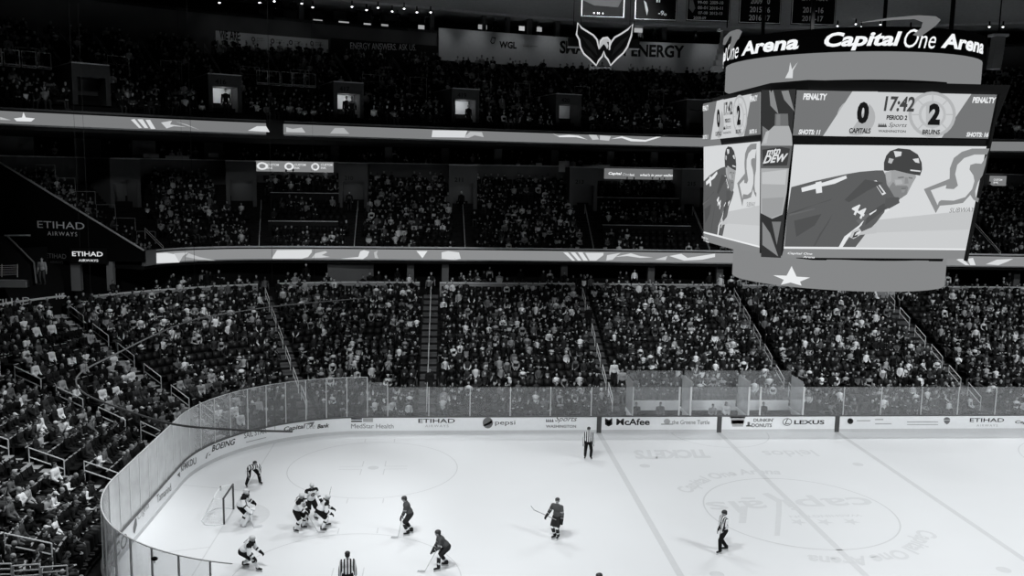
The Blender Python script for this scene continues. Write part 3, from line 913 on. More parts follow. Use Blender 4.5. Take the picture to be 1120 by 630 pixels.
CROWD = []        # (x, y, z, yaw, pose, tone gain)
def vcol_mat(name, attr, rough=0.85):
    m = bpy.data.materials.new(name)
    m.use_nodes = True
    nt = m.node_tree; b = nt.nodes['Principled BSDF']
    a = nt.nodes.new('ShaderNodeAttribute'); a.attribute_name = attr
    nt.links.new(a.outputs['Color'], b.inputs['Base Color'])
    b.inputs['Roughness'].default_value = rough
    b.inputs['Specular IOR Level'].default_value = 0.12
    return m
TOPV = np.array([0.006, 0.015, 0.036, 0.11, 0.32, 0.72])
def build_crowd():
    Vs, Fs, Cs = [], [], []
    off = 0
    arr = np.array([c[:4] for c in CROWD]); pz = np.array([c[4] for c in CROWD])
    for k, (V, Fc, G) in enumerate(LOW):
        sel = arr[pz == k]
        n = len(sel)
        if not n: continue
        sc = RNG.uniform(0.86, 1.08, n)
        ya = sel[:, 3]+RNG.normal(0, 0.32, n)
        sel = sel.copy(); jx, jy = RNG.normal(0, 0.085, n), RNG.normal(0, 0.06, n)
        sel[:, 0] += jx; sel[:, 1] += jy; sel[:, 2] += RNG.uniform(-0.05, 0.07, n)
        c, s = np.cos(ya)[:, None], np.sin(ya)[:, None]
        P = V[None]*sc[:, None, None]
        X = P[:, :, 0]*c-P[:, :, 1]*s+sel[:, 0:1]; Y = P[:, :, 0]*s+P[:, :, 1]*c+sel[:, 1:2]; Z = P[:, :, 2]+sel[:, 2:3]
        Vs.append(np.stack([X, Y, Z], -1).reshape(-1, 3))
        Fs.append((Fc[None]+(np.arange(n)*len(V))[:, None, None]+off).reshape(-1, 3))
        off += n*len(V)
        tones = np.zeros((n, 7))
        tones[:, 0] = RNG.choice([0.44, 0.34, 0.25, 0.10], n, p=[.42, .3, .14, .14])
        tones[:, 1] = RNG.choice([0.012, 0.03, 0.07, 0.22, 0.34, 0.6], n, p=[.4, .22, .13, .1, .08, .07])
        tones[:, 2] = RNG.choice(TOPV, n, p=TOPW)*RNG.uniform(0.8, 1.25, n)
        tones[:, 3] = RNG.choice([0.006, 0.018, 0.05], n)
        alt = RNG.choice(TOPV, n, p=TOPW)
        for ch, pr in ((4, 0.30), (5, 0.32), (6, 0.35)):       # yokes, chest bands, sleeves of another tone
            tones[:, ch] = np.where(RNG.random(n) < pr, alt if ch != 5 else RNG.choice(TOPV, n, p=TOPW), tones[:, 2])
        Cs.append(tones[:, G].reshape(-1))
    V = np.concatenate(Vs); Fc = np.concatenate(Fs); C = np.concatenate(Cs)
    me = bpy.data.meshes.new('spectator_crowd')
    me.vertices.add(len(V)); me.vertices.foreach_set('co', V.astype(np.float32).ravel())
    me.loops.add(len(Fc)*3); me.loops.foreach_set('vertex_index', Fc.astype(np.int32).ravel())
    me.polygons.add(len(Fc)); me.polygons.foreach_set('loop_start', np.arange(0, len(Fc)*3, 3, dtype=np.int32))
    at_ = me.attributes.new('cloth_tone', 'FLOAT_COLOR', 'POINT')
    col = np.stack([C*TINT[0], C*TINT[1], C*TINT[2], np.ones_like(C)], -1)
    at_.data.foreach_set('color', col.astype(np.float32).ravel())
    me.materials.append(vcol_mat('crowd_cloth', 'cloth_tone'))
    me.update(calc_edges=True)
    o = link_mesh('spectator_crowd', me)
    tag(o, 'dense crowd of seated spectators filling the far stands', 'crowd', None, 'stuff')

SEATS = []        # far seats (x, y, z, yaw)
def build_seats():
    m = MB()
    # a folding seat: pan and reclined back
    m.obox((-0.20, -0.235, 0.40), (0.44, 0, 0.02), (0, 0.47, 0), (0, 0, 0.06), SEATM)
    m.obox((-0.20, -0.235, 0.44), (-0.12, 0, 0.42), (0, 0.47, 0), (-0.05, 0, -0.01), SEATM)
    V = np.array(m.v); Fq = np.array(m.f)
    S = np.array(SEATS); n = len(S)
    c, s = np.cos(S[:, 3])[:, None], np.sin(S[:, 3])[:, None]
    X = V[None, :, 0]*c-V[None, :, 1]*s+S[:, 0:1]; Y = V[None, :, 0]*s+V[None, :, 1]*c+S[:, 1:2]; Z = V[None, :, 2]+S[:, 2:3]
    P = np.stack([X, Y, Z], -1).reshape(-1, 3)
    Fc = (Fq[None]+(np.arange(n)*len(V))[:, None, None]).reshape(-1, 4)
    me = bpy.data.meshes.new('folding_seats')
    me.vertices.add(len(P)); me.vertices.foreach_set('co', P.astype(np.float32).ravel())
    me.loops.add(len(Fc)*4); me.loops.foreach_set('vertex_index', Fc.astype(np.int32).ravel())
    me.polygons.add(len(Fc)); me.polygons.foreach_set('loop_start', np.arange(0, len(Fc)*4, 4, dtype=np.int32))
    me.materials.append(M('far_seat_plastic', 0.008, 0.55, 0.2))
    me.update(calc_edges=True)
    tag(link_mesh('folding_seats', me), 'rows of dark folding seats in the far stands', 'seats', None, 'stuff')

# ---------------------------------------------------------------- lower stand
NROW, D0, PIT, Z0, RISE = 18, 1.45, 0.86, 0.50, 0.33
LOWD = [(D0+PIT*k, Z0+RISE*k) for k in range(NROW)]
AISLES = [('far right aisle', -17.0), ('right aisle', -8.5), ('middle far aisle', 6.9), ('left far aisle', 17.6), ('corner curve aisle', 25.0),
          ('corner aisle', 30.14), ('corner end aisle', 33.4), ('end aisle', 39.2), ('near corner aisle', 46.6)]
for i, (nm, q) in enumerate((('far right aisle', (1066, 436)), ('right aisle', (868, 428)), ('middle far aisle', (668, 430)), ('left far aisle', (467, 432)))):
    AISLES[i] = (nm, BOWL.loc(2.6, *q)[0])
AISLES[4] = ('corner curve aisle', BOWL.loc(2.8, 332, 420)[0])
AW = 1.1
prof = [(0.9, 0.0), (D0-PIT/2, 0.0)]
for d, z in LOWD:
    prof += [(d-PIT/2, z), (d+PIT/2, z)]
prof += [(D0+PIT*(NROW-0.5), -0.02)]
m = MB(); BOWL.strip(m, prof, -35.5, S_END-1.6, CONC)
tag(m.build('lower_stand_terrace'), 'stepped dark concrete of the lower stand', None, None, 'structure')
TOPD, TOPZ = D0+PIT*(NROW-0.5), Z0+RISE*(NROW-1)
for nm, sa in AISLES:
    m = MB()
    c0 = BOWL.pt(sa, 0); n = BOWL.nrm(sa); t = Vector((-n.y, n.x, 0))
    for d, z in LOWD:
        o = c0+n*(d-PIT/2)-t*(AW/2)
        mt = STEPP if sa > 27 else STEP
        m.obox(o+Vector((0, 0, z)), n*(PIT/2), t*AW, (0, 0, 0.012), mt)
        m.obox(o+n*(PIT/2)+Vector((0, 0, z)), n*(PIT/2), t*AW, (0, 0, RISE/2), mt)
    tag(m.build('aisle_stairs'), 'concrete steps of the '+nm, None, None, 'structure')

def in_aisle(s, d, lst, half=0.68):
    for nm, sa in lst:
        if abs((s-sa)) < half*(1 if abs(BOWL.nrm(sa).x) < 0.01 or abs(BOWL.nrm(sa).x) > 0.99 else CRN/(CRN+d)):
            return True
    return False

def clump(x, y):       # slow pattern that leaves small empty patches
    return math.sin(x*0.9+1.3*math.sin(y*0.7))*math.sin(y*1.1+x*0.35)+0.5*math.sin(x*0.31-y*0.43)

cand = []
asort = sorted(AISLES, key=lambda a: a[1])
for k, (d, z) in enumerate(LOWD):
    ss, xy, nn = BOWL.row(d, 0.53)
    idx = {}
    for s, (x, y), (nx, ny) in zip(ss, xy, nn):
        if in_aisle(s, d, AISLES): continue
        if k < 2 and s_of(878)-0.4 < s < s_of(692)+0.4: continue
        sec = sum(1 for a in asort if a[1] < s)
        idx[sec] = idx.get(sec, 0)+1
        if -11 < s < 60:
            pass
        q = proj([[x, y, z+0.9]])[0]
        if not (-25 < q[0] < 1145 and q[1] < 655): continue
        empty_seat = clump(x, y)+random.gauss(0, 0.25) > (0.72 if s > 20 else 0.88)
        cand.append(dict(s=s, x=x, y=y, z=z, yaw=math.atan2(-ny, -nx), k=k, sec=sec, i=idx[sec], dist=q[2], inf=(4 < q[0] < 1116 and q[1] < 622), empty=empty_seat, n=(nx, ny)))
cand.sort(key=lambda c: c['dist'])
NEARP = 290
npers = nseat = 0
for c in cand:
    c['person'] = None if c['empty'] else 'far'
    c['seat'] = 'far'
    if c['inf']:
        if not c['empty'] and npers < NEARP: c['person'] = 'near'; npers += 1
        if nseat < NEARP: c['seat'] = 'near'; nseat += 1

# prototypes shared by the near spectators
STY = ['short', 'cap', 'long', 'beanie']
PB = []
for p in POSES:
    J = seated(p)
    PB.append(dict(body=make_body(J), jacket=make_jacket(J), trousers=make_trousers(J), shoes=make_shoes(J), hair={s: make_hair(J, s) for s in STY}))
def set_mat(o, mat, slot=0):
    if len(o.data.materials) <= slot:
        o.data.materials.append(mat)
    o.material_slots[slot].link = 'OBJECT'
    o.material_slots[slot].material = mat
def sec_words(c):
    lo = [a for a in asort if a[1] < c['s']]
    hi = [a for a in asort if a[1] > c['s']]
    if lo: return '%s seat past %s' % (ORD[c['i']] if c['i'] < len(ORD) else 'far', lo[-1][0])
    return '%s seat before %s' % (ORD[c['i']], hi[0][0])
for c in cand:
    row = ORD[c['k']+1]+' row'
    where = sec_words(c)
    cap = None
    if c['person'] == 'near':
        ip = random.choices(range(8), [5, 4, 3, 2, 3, 3, 3, 1])[0]
        it = random.choices(range(6), TOPW)[0]
        st = random.choices(STY, [6, 2, 3, 1])[0]
        hn, hm = random.choice(CAPS) if st in ('cap', 'beanie') else random.choices(HAIRS, [5, 4, 2, 2])[0]
        if st == 'beanie': hn = hn.replace('cap', 'bobble hat')
        if st == 'long': hn = 'long '+hn
        c['top'] = TOPS[it][0]
        root = empty('person', (c['x'], c['y'], c['z']), c['yaw']+random.gauss(0, 0.12), 'spectator in %s with %s, %s, %s' % (TOPS[it][0], hn, row, where), 'person', 'spectators in the near end stand')
        sc = random.uniform(0.95, 1.06)
        root.scale = (sc, sc, sc)
        P = PB[ip]
        b = link_mesh('body', P['body'], root); set_mat(b, random.choices(SKINS, [5, 4, 2])[0])
        j = link_mesh('jacket', P['jacket'], root); set_mat(j, TOPS[it][1])
        t = link_mesh('trousers', P['trousers'], root); set_mat(t, random.choice(LEGM))
        link_mesh('shoes', P['shoes'], root)
        hh = link_mesh('cap' if st == 'cap' else 'bobble_hat' if st == 'beanie' else 'hair', P['hair'][st], root); set_mat(hh, hm)
    elif c['person'] == 'far':
        CROWD.append((c['x'], c['y'], c['z'], c['yaw'], random.choices(range(8), [5, 4, 3, 2, 2, 3, 3, 1])[0] if random.random() > 0.015 else 8))
# near seats: one built, the rest copied
def seat_meshes():
    m = MB()
    m.obox((-0.20, -0.23, 0.42), (0.43, 0, 0.02), (0, 0.46, 0), (0, 0, 0.05), SEATM); pan = m.mesh('seat_pan')
    m = MB()
    for k in range(4):
        y0 = -0.23+0.115*k; b = 0.03*abs(k-1.5)/1.5
        m.obox((-0.21+b, y0, 0.44), (-0.11, 0, 0.40), (0, 0.115, 0), (-0.045, 0, -0.01), SEATM)
    m.obox((-0.30, -0.18, 0.835), (-0.075, 0, -0.010), (0, 0.36, 0), (-0.006, 0, 0.034), SEATE)  # pale strip paints in light caught along the seat tops
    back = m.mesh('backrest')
    m = MB()
    for y in (-0.012,):
        m.obox((-0.24, y, 0.60), (0.34, 0, 0.0), (0, 0.024, 0), (0, 0, 0.03), SEATM)
        m.obox((-0.20, y, 0.0), (0.10, 0, 0.0), (0, 0.024, 0), (0.02, 0, 0.60), SEATM)
    return pan, back, m.mesh('armrest')
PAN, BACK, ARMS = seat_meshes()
for c in cand:
    if c['seat'] != 'near':
        SEATS.append((c['x']+0.0, c['y'], c['z'], c['yaw'])); continue
    row = ORD[c['k']+1]+' row'
    root = empty('folding_seat', (c['x'], c['y'], c['z']), c['yaw'], '%s dark folding seat, %s, %s' % ('empty' if c['empty'] else 'occupied', row, sec_words(c)), 'seat', 'folding seats in the near end stand')
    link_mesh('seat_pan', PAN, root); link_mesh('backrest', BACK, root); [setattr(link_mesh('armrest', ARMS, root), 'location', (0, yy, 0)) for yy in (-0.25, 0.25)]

# aisle handrails
def handrail(o, n, t, L, rise, label, mat=STEEL, group='aisle handrails', h=0.95, drop=0.45):
    """a sloped loop rail from o running L along n, with two posts"""
    n = Vector(n); up = Vector((0, 0, 1))
    root = empty('handrail', o, 0, label, 'handrail', group)
    e = n*L+up*(rise*L)
    m = MB(); m.tube([up*(h-drop), up*(h-0.03), n*0.05+up*(h+0.01), e+up*(h), e+up*(h-drop), up*(h-drop)], 0.030, mat, 6); m.build('rail', root)
    for b in (Vector((0, 0, 0)), e):
        m = MB(); m.tube([b+up*0.0, b+up*h], 0.026, mat, 6); m.build('post', root)
for nm, sa in AISLES:
    c0 = BOWL.pt(sa, 0); n = BOWL.nrm(sa)
    j = 0
    d = 1.9
    side = 0.0
    t = Vector((-n.y, n.x, 0))
    if nm in ('corner aisle', 'corner end aisle', 'end aisle', 'near corner aisle'): side = -0.45
    while d < TOPD-1.6:
        j += 1
        z = Z0+RISE*max(0, round((d-D0)/PIT))
        handrail(c0+n*d+t*side+Vector((0, 0, z)), n, t, 1.55, RISE/PIT, 'pale metal handrail on the %s, %s up from the glass' % (nm, ORD[j]))
        d += 2.45
# ---------------------------------------------------------------- top of the lower stand: parapets and the suite strip
def slab(name, cv, d0, d1, z0, z1, s0, s1, mat, label, kind='structure', cat=None, parent=None):
    m = MB(); cv.wall(m, d0, d1, z0, z1, s0, s1, mat)
    return tag(m.build(name, parent), label, cat, None, kind)
PD = TOPD+0.05
def ps(px, py, d=PD): return BOWL.loc(d, px, py)[0]
for a, b, ya, yb, where in ((102, 282, 322, 313, 'above the corner curve'), (304, 459, 309, 312, 'left of the second gap'), (481, 629, 309, 310, 'between the middle gaps'), (650, 793, 310, 311, 'below the hanging scoreboard'), (812, 985, 314, 318, 'under the star ring'), (1010, 1130, 317, 318, 'at the far right')):
    sa, sb = ps(b, yb), ps(a, ya)
    root = empty('parapet', (0, 0, 0), 0, 'grey parapet wall with a pale top ledge, '+where, 'parapet', 'parapets above the lower stand')
    m = MB(); BOWL.wall(m, PD, PD+0.2, TOPZ-0.1, TOPZ+1.03, sa, sb, WALLM); m.build('wall', root)
    m = MB(); BOWL.wall(m, PD-0.03, PD+0.25, TOPZ+1.06, TOPZ+1.14, sa, sb, LEDGE); m.build('ledge', root)
sa, sb = ps(72, 322), ps(-60, 334)
root = empty('banner_parapet', (0, 0, 0), 0, 'black fabric front with white lettering on the left balcony', 'parapet')
m = MB(); BOWL.wall(m, PD, PD+0.2, TOPZ-0.3, TOPZ+1.28, sa, sb, CLOTHB); m.build('wall', root)
m = MB(); BOWL.wall(m, PD-0.04, PD+0.3, TOPZ+1.28, TOPZ+1.36, sa, sb, LEDGE); m.build('ledge', root)
m = MB()
def on_wall(cv, d, body, L, Rr, h, mat, bold=0.0, shear=0.0, mb_=None, space=1.0):
    s0, z0 = cv.loc(d, *L); s1, z1 = cv.loc(d, *Rr)
    sg = 1 if s1 > s0 else -1
    w = abs(s1-s0)
    put_text(mb_, body, lambda u, v: cv.pt(s0+sg*u, d-0.015, z0+(z1-z0)*u/w+v), w, h, mat, bold, shear, space=space)
on_wall(BOWL, PD, '115', (61, 327.5), (70.5, 326.5), 0.36, LEDGE, 0.04, 0, m)
on_wall(BOWL, PD, 'ETIHAD', (-12, 336.5), (33, 332.5), 0.46, LEDGE, 0.0, 0, m)
on_wall(BOWL, PD, 'AIRWAYS', (-6, 341.5), (24, 339), 0.22, LEDGE, 0.0, 0, m)
m.build('lettering', root)
# concourse floor, back wall, soffit
SB = -35.5
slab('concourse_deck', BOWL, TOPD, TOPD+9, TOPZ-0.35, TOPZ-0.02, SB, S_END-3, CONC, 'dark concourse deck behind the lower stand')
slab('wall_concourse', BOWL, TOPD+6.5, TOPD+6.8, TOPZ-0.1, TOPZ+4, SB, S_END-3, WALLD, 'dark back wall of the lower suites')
for px in (371, 396, 449, 487, 617, 712, 787, 1112):
    s, _ = BOWL.loc(TOPD+3.1, px, 300)
    slab('suite_pillar', BOWL, TOPD+3.0, TOPD+3.5, TOPZ-0.1, TOPZ+2.6, s-0.28, s+0.28, WALLG, 'grey pillar between the lower suites, %s pillar from the left' % ORD[[371, 396, 449, 487, 617, 712, 787, 1112].index(px)+1], None, 'pillar')
PILS = [BOWL.loc(TOPD+3.1, q, 300)[0] for q in (371, 396, 449, 487, 617, 712, 787, 1112)]
# people in the lower suite strip (standing room and stools)
for r_, (d, p_) in enumerate(((TOPD+0.75, 0.5), (TOPD+1.7, 0.55), (TOPD+2.9, 0.5))):
    ss, xy, nn = BOWL.row(d, 0.6)
    for s, (x, y), (nx, ny) in zip(ss, xy, nn):
        if any(abs(s-ps_) < 0.75 for ps_ in PILS) and d > TOPD+2: continue
        if random.random() < p_*(0.6+0.5*clump(x*0.7, y)) and s < 29:
            CROWD.append((x, y, TOPZ+0.1+0.2*r_, math.atan2(-ny, -nx), random.choice([0, 1, 2, 3, 8, 8, 5])))
for px in (470, 474, 637, 644, 646, 640, 280, 289, 292, 800, 805, 1000):
    s, _ = BOWL.loc(TOPD+0.4, px, 310); q = BOWL.pt(s, TOPD+0.4+random.random()*0.8, TOPZ-0.02); nn = BOWL.nrm(s)
    CROWD.append((q.x, q.y, q.z, math.atan2(-nn.y, -nn.x), 8))

# ---------------------------------------------------------------- ribbon boards
def ribbon(cv, d, zb, zt, s0, s1, level, label, group='ribbon screens'):
    root = empty('ribbon_screen', (0, 0, 0), 0, label, 'ribbon screen', group)
    m = MB(); cv.wall(m, d, d+0.25, zb, zt, s0, s1, led(level)); m.build('screen', root)
    m = MB(); cv.wall(m, d-0.03, d+0.3, zt, zt+0.10, s0, s1, BLACK); cv.wall(m, d-0.02, d+0.3, zb-0.10, zb, s0, s1, WALLM); m.build('frame', root)
    m = MB(); cv.wall(m, d+0.0, d+0.12, zt+0.10, zt+0.22, s0, s1, LEDGE if level > 0.22 else WALLG); m.build('top_rail', root)
    return root
def rib_shapes(cv, d, root, shapes):
    for lv, p in shapes:
        m = MB(); m.poly([cv.pt(s, d-0.02, z) for s, z in (cv.loc(d, *q) for q in p)], led(lv)); m.build('lit_graphic', root)
LR = 0.25; ZLB, ZLT = 8.82, 9.62
sL = CLUB.loc(0, 171, 282)[0]
low_rib = ribbon(CLUB, 0.0, ZLB, ZLT, 3.0, sL, 0.27, 'long grey ribbon screen below the club tier')
rib_shapes(CLUB, 0.0, low_rib, [
    (0.75, [(171, 288), (171, 277), (182, 276.5), (191, 278), (196, 287)]), (0.55, [(196, 287), (190, 277), (206, 276), (200, 280), (196, 287)]),
    (0.5, [(206, 277), (218, 281), (236, 285), (218, 284), (203, 281)]),
    (0.72, [(297, 283), (303, 273.5), (341, 273), (341, 276), (337, 281), (330, 283)]), (0.6, [(341, 282), (345, 277), (356, 274.5), (358, 276), (352, 279), (361, 281), (350, 282)]),
    (0.72, [(372, 283), (392, 281), (394, 275), (398, 273.5), (404, 275), (402, 280), (397, 283.5)]), (0.5, [(409, 276), (413, 274), (412, 278), (414, 283), (410, 282)]),
    (0.8, [(455.5, 274.5), (467.5, 274.5), (462, 282.5)]),
    (0.7, [(483, 283), (483, 276), (490, 274.5), (502, 276), (504, 283), (496, 284.5)]), (0.3, [(489, 276), (490.5, 276), (493, 283), (491, 283)]), (0.3, [(494, 276), (495.5, 276), (498, 283), (496, 283)]),
    (0.75, [(616, 276), (621, 276), (629, 285), (626, 285)]), (0.75, [(624, 276), (629, 276), (636, 285), (632, 285)]), (0.75, [(632, 276), (637, 276), (643, 285), (638, 285)]), (0.7, [(640, 276.5), (660, 276.5), (660, 279), (652, 285), (645, 285)]),
    (0.65, [(663, 285), (664, 279), (679, 276.5), (674, 280), (670, 284)]), (0.7, [(672, 281), (690, 277), (700, 280), (714, 281.5), (700, 282), (686, 280)]), (0.6, [(716, 284), (730, 280), (728, 284.5)]),
    (0.75, [(732, 280), (745, 277.5), (752, 282), (772, 279), (782, 277.5), (782, 281), (768, 284), (748, 285)]),
    (0.75, [(1046, 284), (1052, 282), (1060, 290), (1056, 290)]), (0.75, [(1058, 283), (1064, 282), (1067, 290), (1061, 290)]), (0.7, [(1078, 289), (1090, 284), (1108, 283), (1102, 286), (1092, 290)])])
slab('club_front_panel', CLUB, 0.0, 0.35, 8.75, 9.85, sL, CLUB.S[-1], WALLM, 'pale end panel of the club tier front')
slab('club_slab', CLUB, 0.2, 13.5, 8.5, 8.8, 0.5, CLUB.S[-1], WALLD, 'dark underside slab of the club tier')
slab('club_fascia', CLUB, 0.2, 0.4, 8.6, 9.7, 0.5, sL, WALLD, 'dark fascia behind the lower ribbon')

ZUB, ZUT = 18.32, 19.05
up_end = UPPER.loc(0, 291, 138)[0]; up_st = UPPER.loc(0, 311, 140)[0]
rib_a = ribbon(UPPER, 0.0, ZUB, ZUT, up_end, UPPER.S[-1], 0.20, 'left grey ribbon screen on the upper deck front')
rib_b = ribbon(UPPER, 0.0, ZUB, ZUT, 4.0, up_st, 0.21, 'long grey ribbon screen on the upper deck front')
rib_shapes(UPPER, 0.0, rib_a, [
    (0.8, [(15, 129.5), (24, 128.5), (25.5, 122.5), (28, 128.5), (38, 129.5), (34, 133), (18, 132.5)]), (0.5, [(0, 128), (12, 131.5), (0, 131)]),
    (0.7, [(143, 131), (147, 130), (155, 140), (152, 140)]), (0.7, [(150, 130.5), (156, 130.5), (162, 140), (158, 140)]), (0.7, [(159, 131), (164, 131), (170, 141), (165, 141)]),
    (0.6, [(176, 134), (188, 132), (186, 136), (204, 139), (190, 138), (182, 140.5)]), (0.45, [(192, 133), (204, 136), (218, 142), (206, 138)]), (0.7, [(271, 143), (281, 138), (291, 138), (295, 144.5), (287, 144)])])
rib_shapes(UPPER, 0.0, rib_b, [
    (0.5, [(313, 139), (320, 141), (330, 139.5), (334, 145), (313, 144.5)]), (0.42, [(361, 146), (366, 140), (376, 140), (382, 146.5)]),
    (0.7, [(472, 150), (473, 142.5), (511, 143), (508, 150.5)]), (0.5, [(507, 150.5), (514, 144), (527, 144.5), (529, 150), (519, 148), (512, 151)]),
    (0.8, [(602, 145), (610, 148.5), (622, 147.5), (633, 148.5), (643, 153), (640, 152), (630, 150), (612, 150)]), (0.55, [(643, 146.5), (652, 147), (655, 152.5), (648, 153)]), (0.55, [(656, 148), (668, 149), (666, 154), (656, 153)]),
    (0.8, [(668, 152), (680, 149), (692, 152), (706, 153), (718, 149.5), (728, 148), (716, 152), (706, 155), (690, 154.5), (680, 151)])])
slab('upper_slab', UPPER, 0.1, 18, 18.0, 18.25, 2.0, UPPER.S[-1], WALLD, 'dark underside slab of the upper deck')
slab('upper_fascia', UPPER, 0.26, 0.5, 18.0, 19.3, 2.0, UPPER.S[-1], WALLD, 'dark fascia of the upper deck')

# ---------------------------------------------------------------- club tier
def tier(name, cv, nrow, d0, pit, z0, rise, label, s0, s1):
    prof = [(d0-pit/2, z0-0.6)]
    for k in range(nrow):
        prof += [(d0-pit/2+pit*k, z0+rise*k), (d0+pit/2+pit*k, z0+rise*k)]
    prof += [(d0+pit*(nrow-0.5), z0-0.6)]
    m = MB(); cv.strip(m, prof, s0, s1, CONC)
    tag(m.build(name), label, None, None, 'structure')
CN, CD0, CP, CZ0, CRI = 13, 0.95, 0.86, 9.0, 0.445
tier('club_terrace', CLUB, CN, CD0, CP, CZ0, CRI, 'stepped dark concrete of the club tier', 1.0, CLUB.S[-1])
CTOPD, CTOPZ = CD0+CP*(CN-0.5), CZ0+CRI*(CN-1)
def cl(px, py): return CLUB.loc(0.5, px, py)[0]
club_gaps = [(cl(387, 262), 0.85), (cl(509, 265), 0.85), (cl(650, 266), 0.9), (cl(283, 264), 0.8), (cl(182, 264), 0.9), (cl(778, 268), 0.8), (cl(1098, 275), 0.8)]
portals_c = [(132, 'club'), (264, 'club'), (387, 'club'), (506, 'club'), (637, 'club'), (758, 'club')]
club_portal = []
for px, _ in portals_c:
    club_portal.append(CLUB.loc(CD0+CP*8.5, px, 205)[0])
def near_any(s, L): return any(abs(s-a) < h for a, h in L)
cpg = [(a, 1.25) for a in club_portal]
loge = [(cl(660, 262), cl(772, 262)), (cl(285, 262), cl(372, 262))]
for k in range(CN):
    d, z = CD0+CP*k, CZ0+CRI*k
    ss, xy, nn = CLUB.row(d, 0.58)
    for s, (x, y), (nx, ny) in zip(ss, xy, nn):
        if near_any(s, club_gaps) and k < 8 or (near_any(s, cpg) and k >= 7): continue
        yaw = math.atan2(-ny, -nx)
        q = proj([[x, y, z+1]])[0]
        if q[0] < -12 or q[0] > 1135 or 835 < q[0] < 1040: continue
        SEATS.append((x, y, z, yaw))
        l0 = any(min(a, b) < s < max(a, b) for a, b in loge)
        if l0 and k in (3, 4, 8, 9): continue
        if clump(x*1.1+9, y)+random.gauss(0, 0.3) < (0.15 if l0 else 0.80): CROWD.append((x, y, z, yaw, random.choices(range(8), [5, 4, 3, 2, 2, 3, 3, 1])[0]))
for i, (s, h) in enumerate(club_gaps):
    m = MB(); n = CLUB.nrm(s); t = Vector((-n.y, n.x, 0))
    for k in range(CN):
        d, z = CD0+CP*k, CZ0+CRI*k
        o = CLUB.pt(s, d-CP/2, z)-t*0.5
        m.obox(o, n*(CP/2), t, (0, 0, 0.012), CONC); m.obox(o+n*(CP/2), n*(CP/2), t, (0, 0, CRI/2), CONC)
    tag(m.build('club_stairs'), 'dark stairs in the club tier', None, None, 'structure')
    L = 6.2 if abs(n.x) < 0.3 else 2.4
    handrail(CLUB.pt(s, CD0, CZ0), n, t, L, CRI/CP, 'long sloped handrail on the club stairs, %s from the left' % ORD[sorted(range(len(club_gaps)), key=lambda q: -club_gaps[q][0]).index(i)+1], STEEL, 'club stair handrails', 0.95, 0.2)
# loge ledges
for i, (a, b) in enumerate(loge):
    for j, k in enumerate((3.6, 8.3)):
        s0, s1 = min(a, b)+0.4, max(a, b)-0.4
        m = MB(); d = CD0+CP*k; z = CZ0+CRI*math.ceil(k)
        CLUB.wall(m, d, d+0.06, z-0.5, z+0.75, s0, s1, WALLD); CLUB.wall(m, d-0.1, d+0.3, z+0.75, z+0.8, s0, s1, LEDGE)
        tag(m.build('counter_ledge'), 'pale counter ledge in the %s loge block, %s' % (('right', 'left')[i], ('lower', 'upper')[j]), 'ledge', 'loge counters')
# portals
def portal(cv, s, d_face, d_back, zf, zt, width, label, mat, lit=0.0, number=None, door_h=2.05, group='stand entrances', inner=None):
    """entrance block set into a stand: header, jambs, passage; s along the curve"""
    n = cv.nrm(s); t = Vector((-n.y, n.x, 0))          # t points to growing s (picture left)
    o = cv.pt(s, d_face, 0)
    root = empty('stand_entrance', o+Vector((0, 0, zf)), 0, label, 'entrance', group)
    dz = zt-zf; dep = d_back-d_face; w = width/2; dw = w*0.74
    m = MB()
    m.obox(-t*w, t*(w-dw), n*dep, (0, 0, dz), mat); m.obox(t*dw, t*(w-dw), n*dep, (0, 0, dz), mat)
    m.obox(-t*dw+Vector((0, 0, door_h)), t*(2*dw), n*dep, (0, 0, dz-door_h), mat)
    m.build('surround', root)
    pdep = min(dep-0.1, 1.7)
    m = MB(); m.obox(-t*dw+n*pdep, t*(2*dw), n*0.1, (0, 0, door_h), inner or (WHITE if lit else WALLG))  # end wall pulled forward, and whitened where lit, to show the passage light
    m.obox(-t*dw, t*(2*dw), n*dep, (0, 0, 0.02), CONC); m.build('passage_wall', root)
    m = MB(); m.obox(-t*w-n*0.04+Vector((0, 0, dz)), t*(2*w), n*(dep+0.04), (0, 0, 0.07), LEDGE if lit is not None else WALLG); m.build('coping', root)
    if lit:
        l = bpy.data.lights.new('passage_lamp', 'POINT'); l.energy = lit; l.shadow_soft_size = 0.15; l.color = TINT
        lo = bpy.data.objects.new('passage_lamp', l); COL.objects.link(lo); lo.parent = root; lo.location = n*0.75+Vector((0, 0, door_h-0.35))
    if number:
        m = MB(); put_text(m, number, lambda u, v: t*(w*0.6-u)-n*0.02+Vector((0, 0, door_h+0.15+v)), 0.75, 0.36, WALLD, 0.02); m.build('number', root)
    return root
CLN = {0: None, 1: None, 2: '210', 3: '211', 4: '213', 5: '215'}
for i, s in enumerate(club_portal):
    k = 8
    portal(CLUB, s, CD0+CP*(k-0.5), CTOPD-0.05, CZ0+CRI*k-0.1, 16.4, 2.5, 'grey doorway through the club tier, %s doorway from the left' % ORD[i+1], WALLG, (2, 3, 2.5, 3, 0, 0)[i], CLN[i], 2.35, inner=WALLG)
slab('wall_club_back', CLUB, CTOPD, CTOPD+0.3, CTOPZ-0.6, 16.45, 1.0, CLUB.S[-1], WALLG, 'dark grey wall at the back of the club tier')
slab('club_back_rail', CLUB, CTOPD-0.1, CTOPD+0.4, 16.45, 16.53, 1.0, CLUB.S[-1], LEDGE, 'thin pale ledge above the club tier')
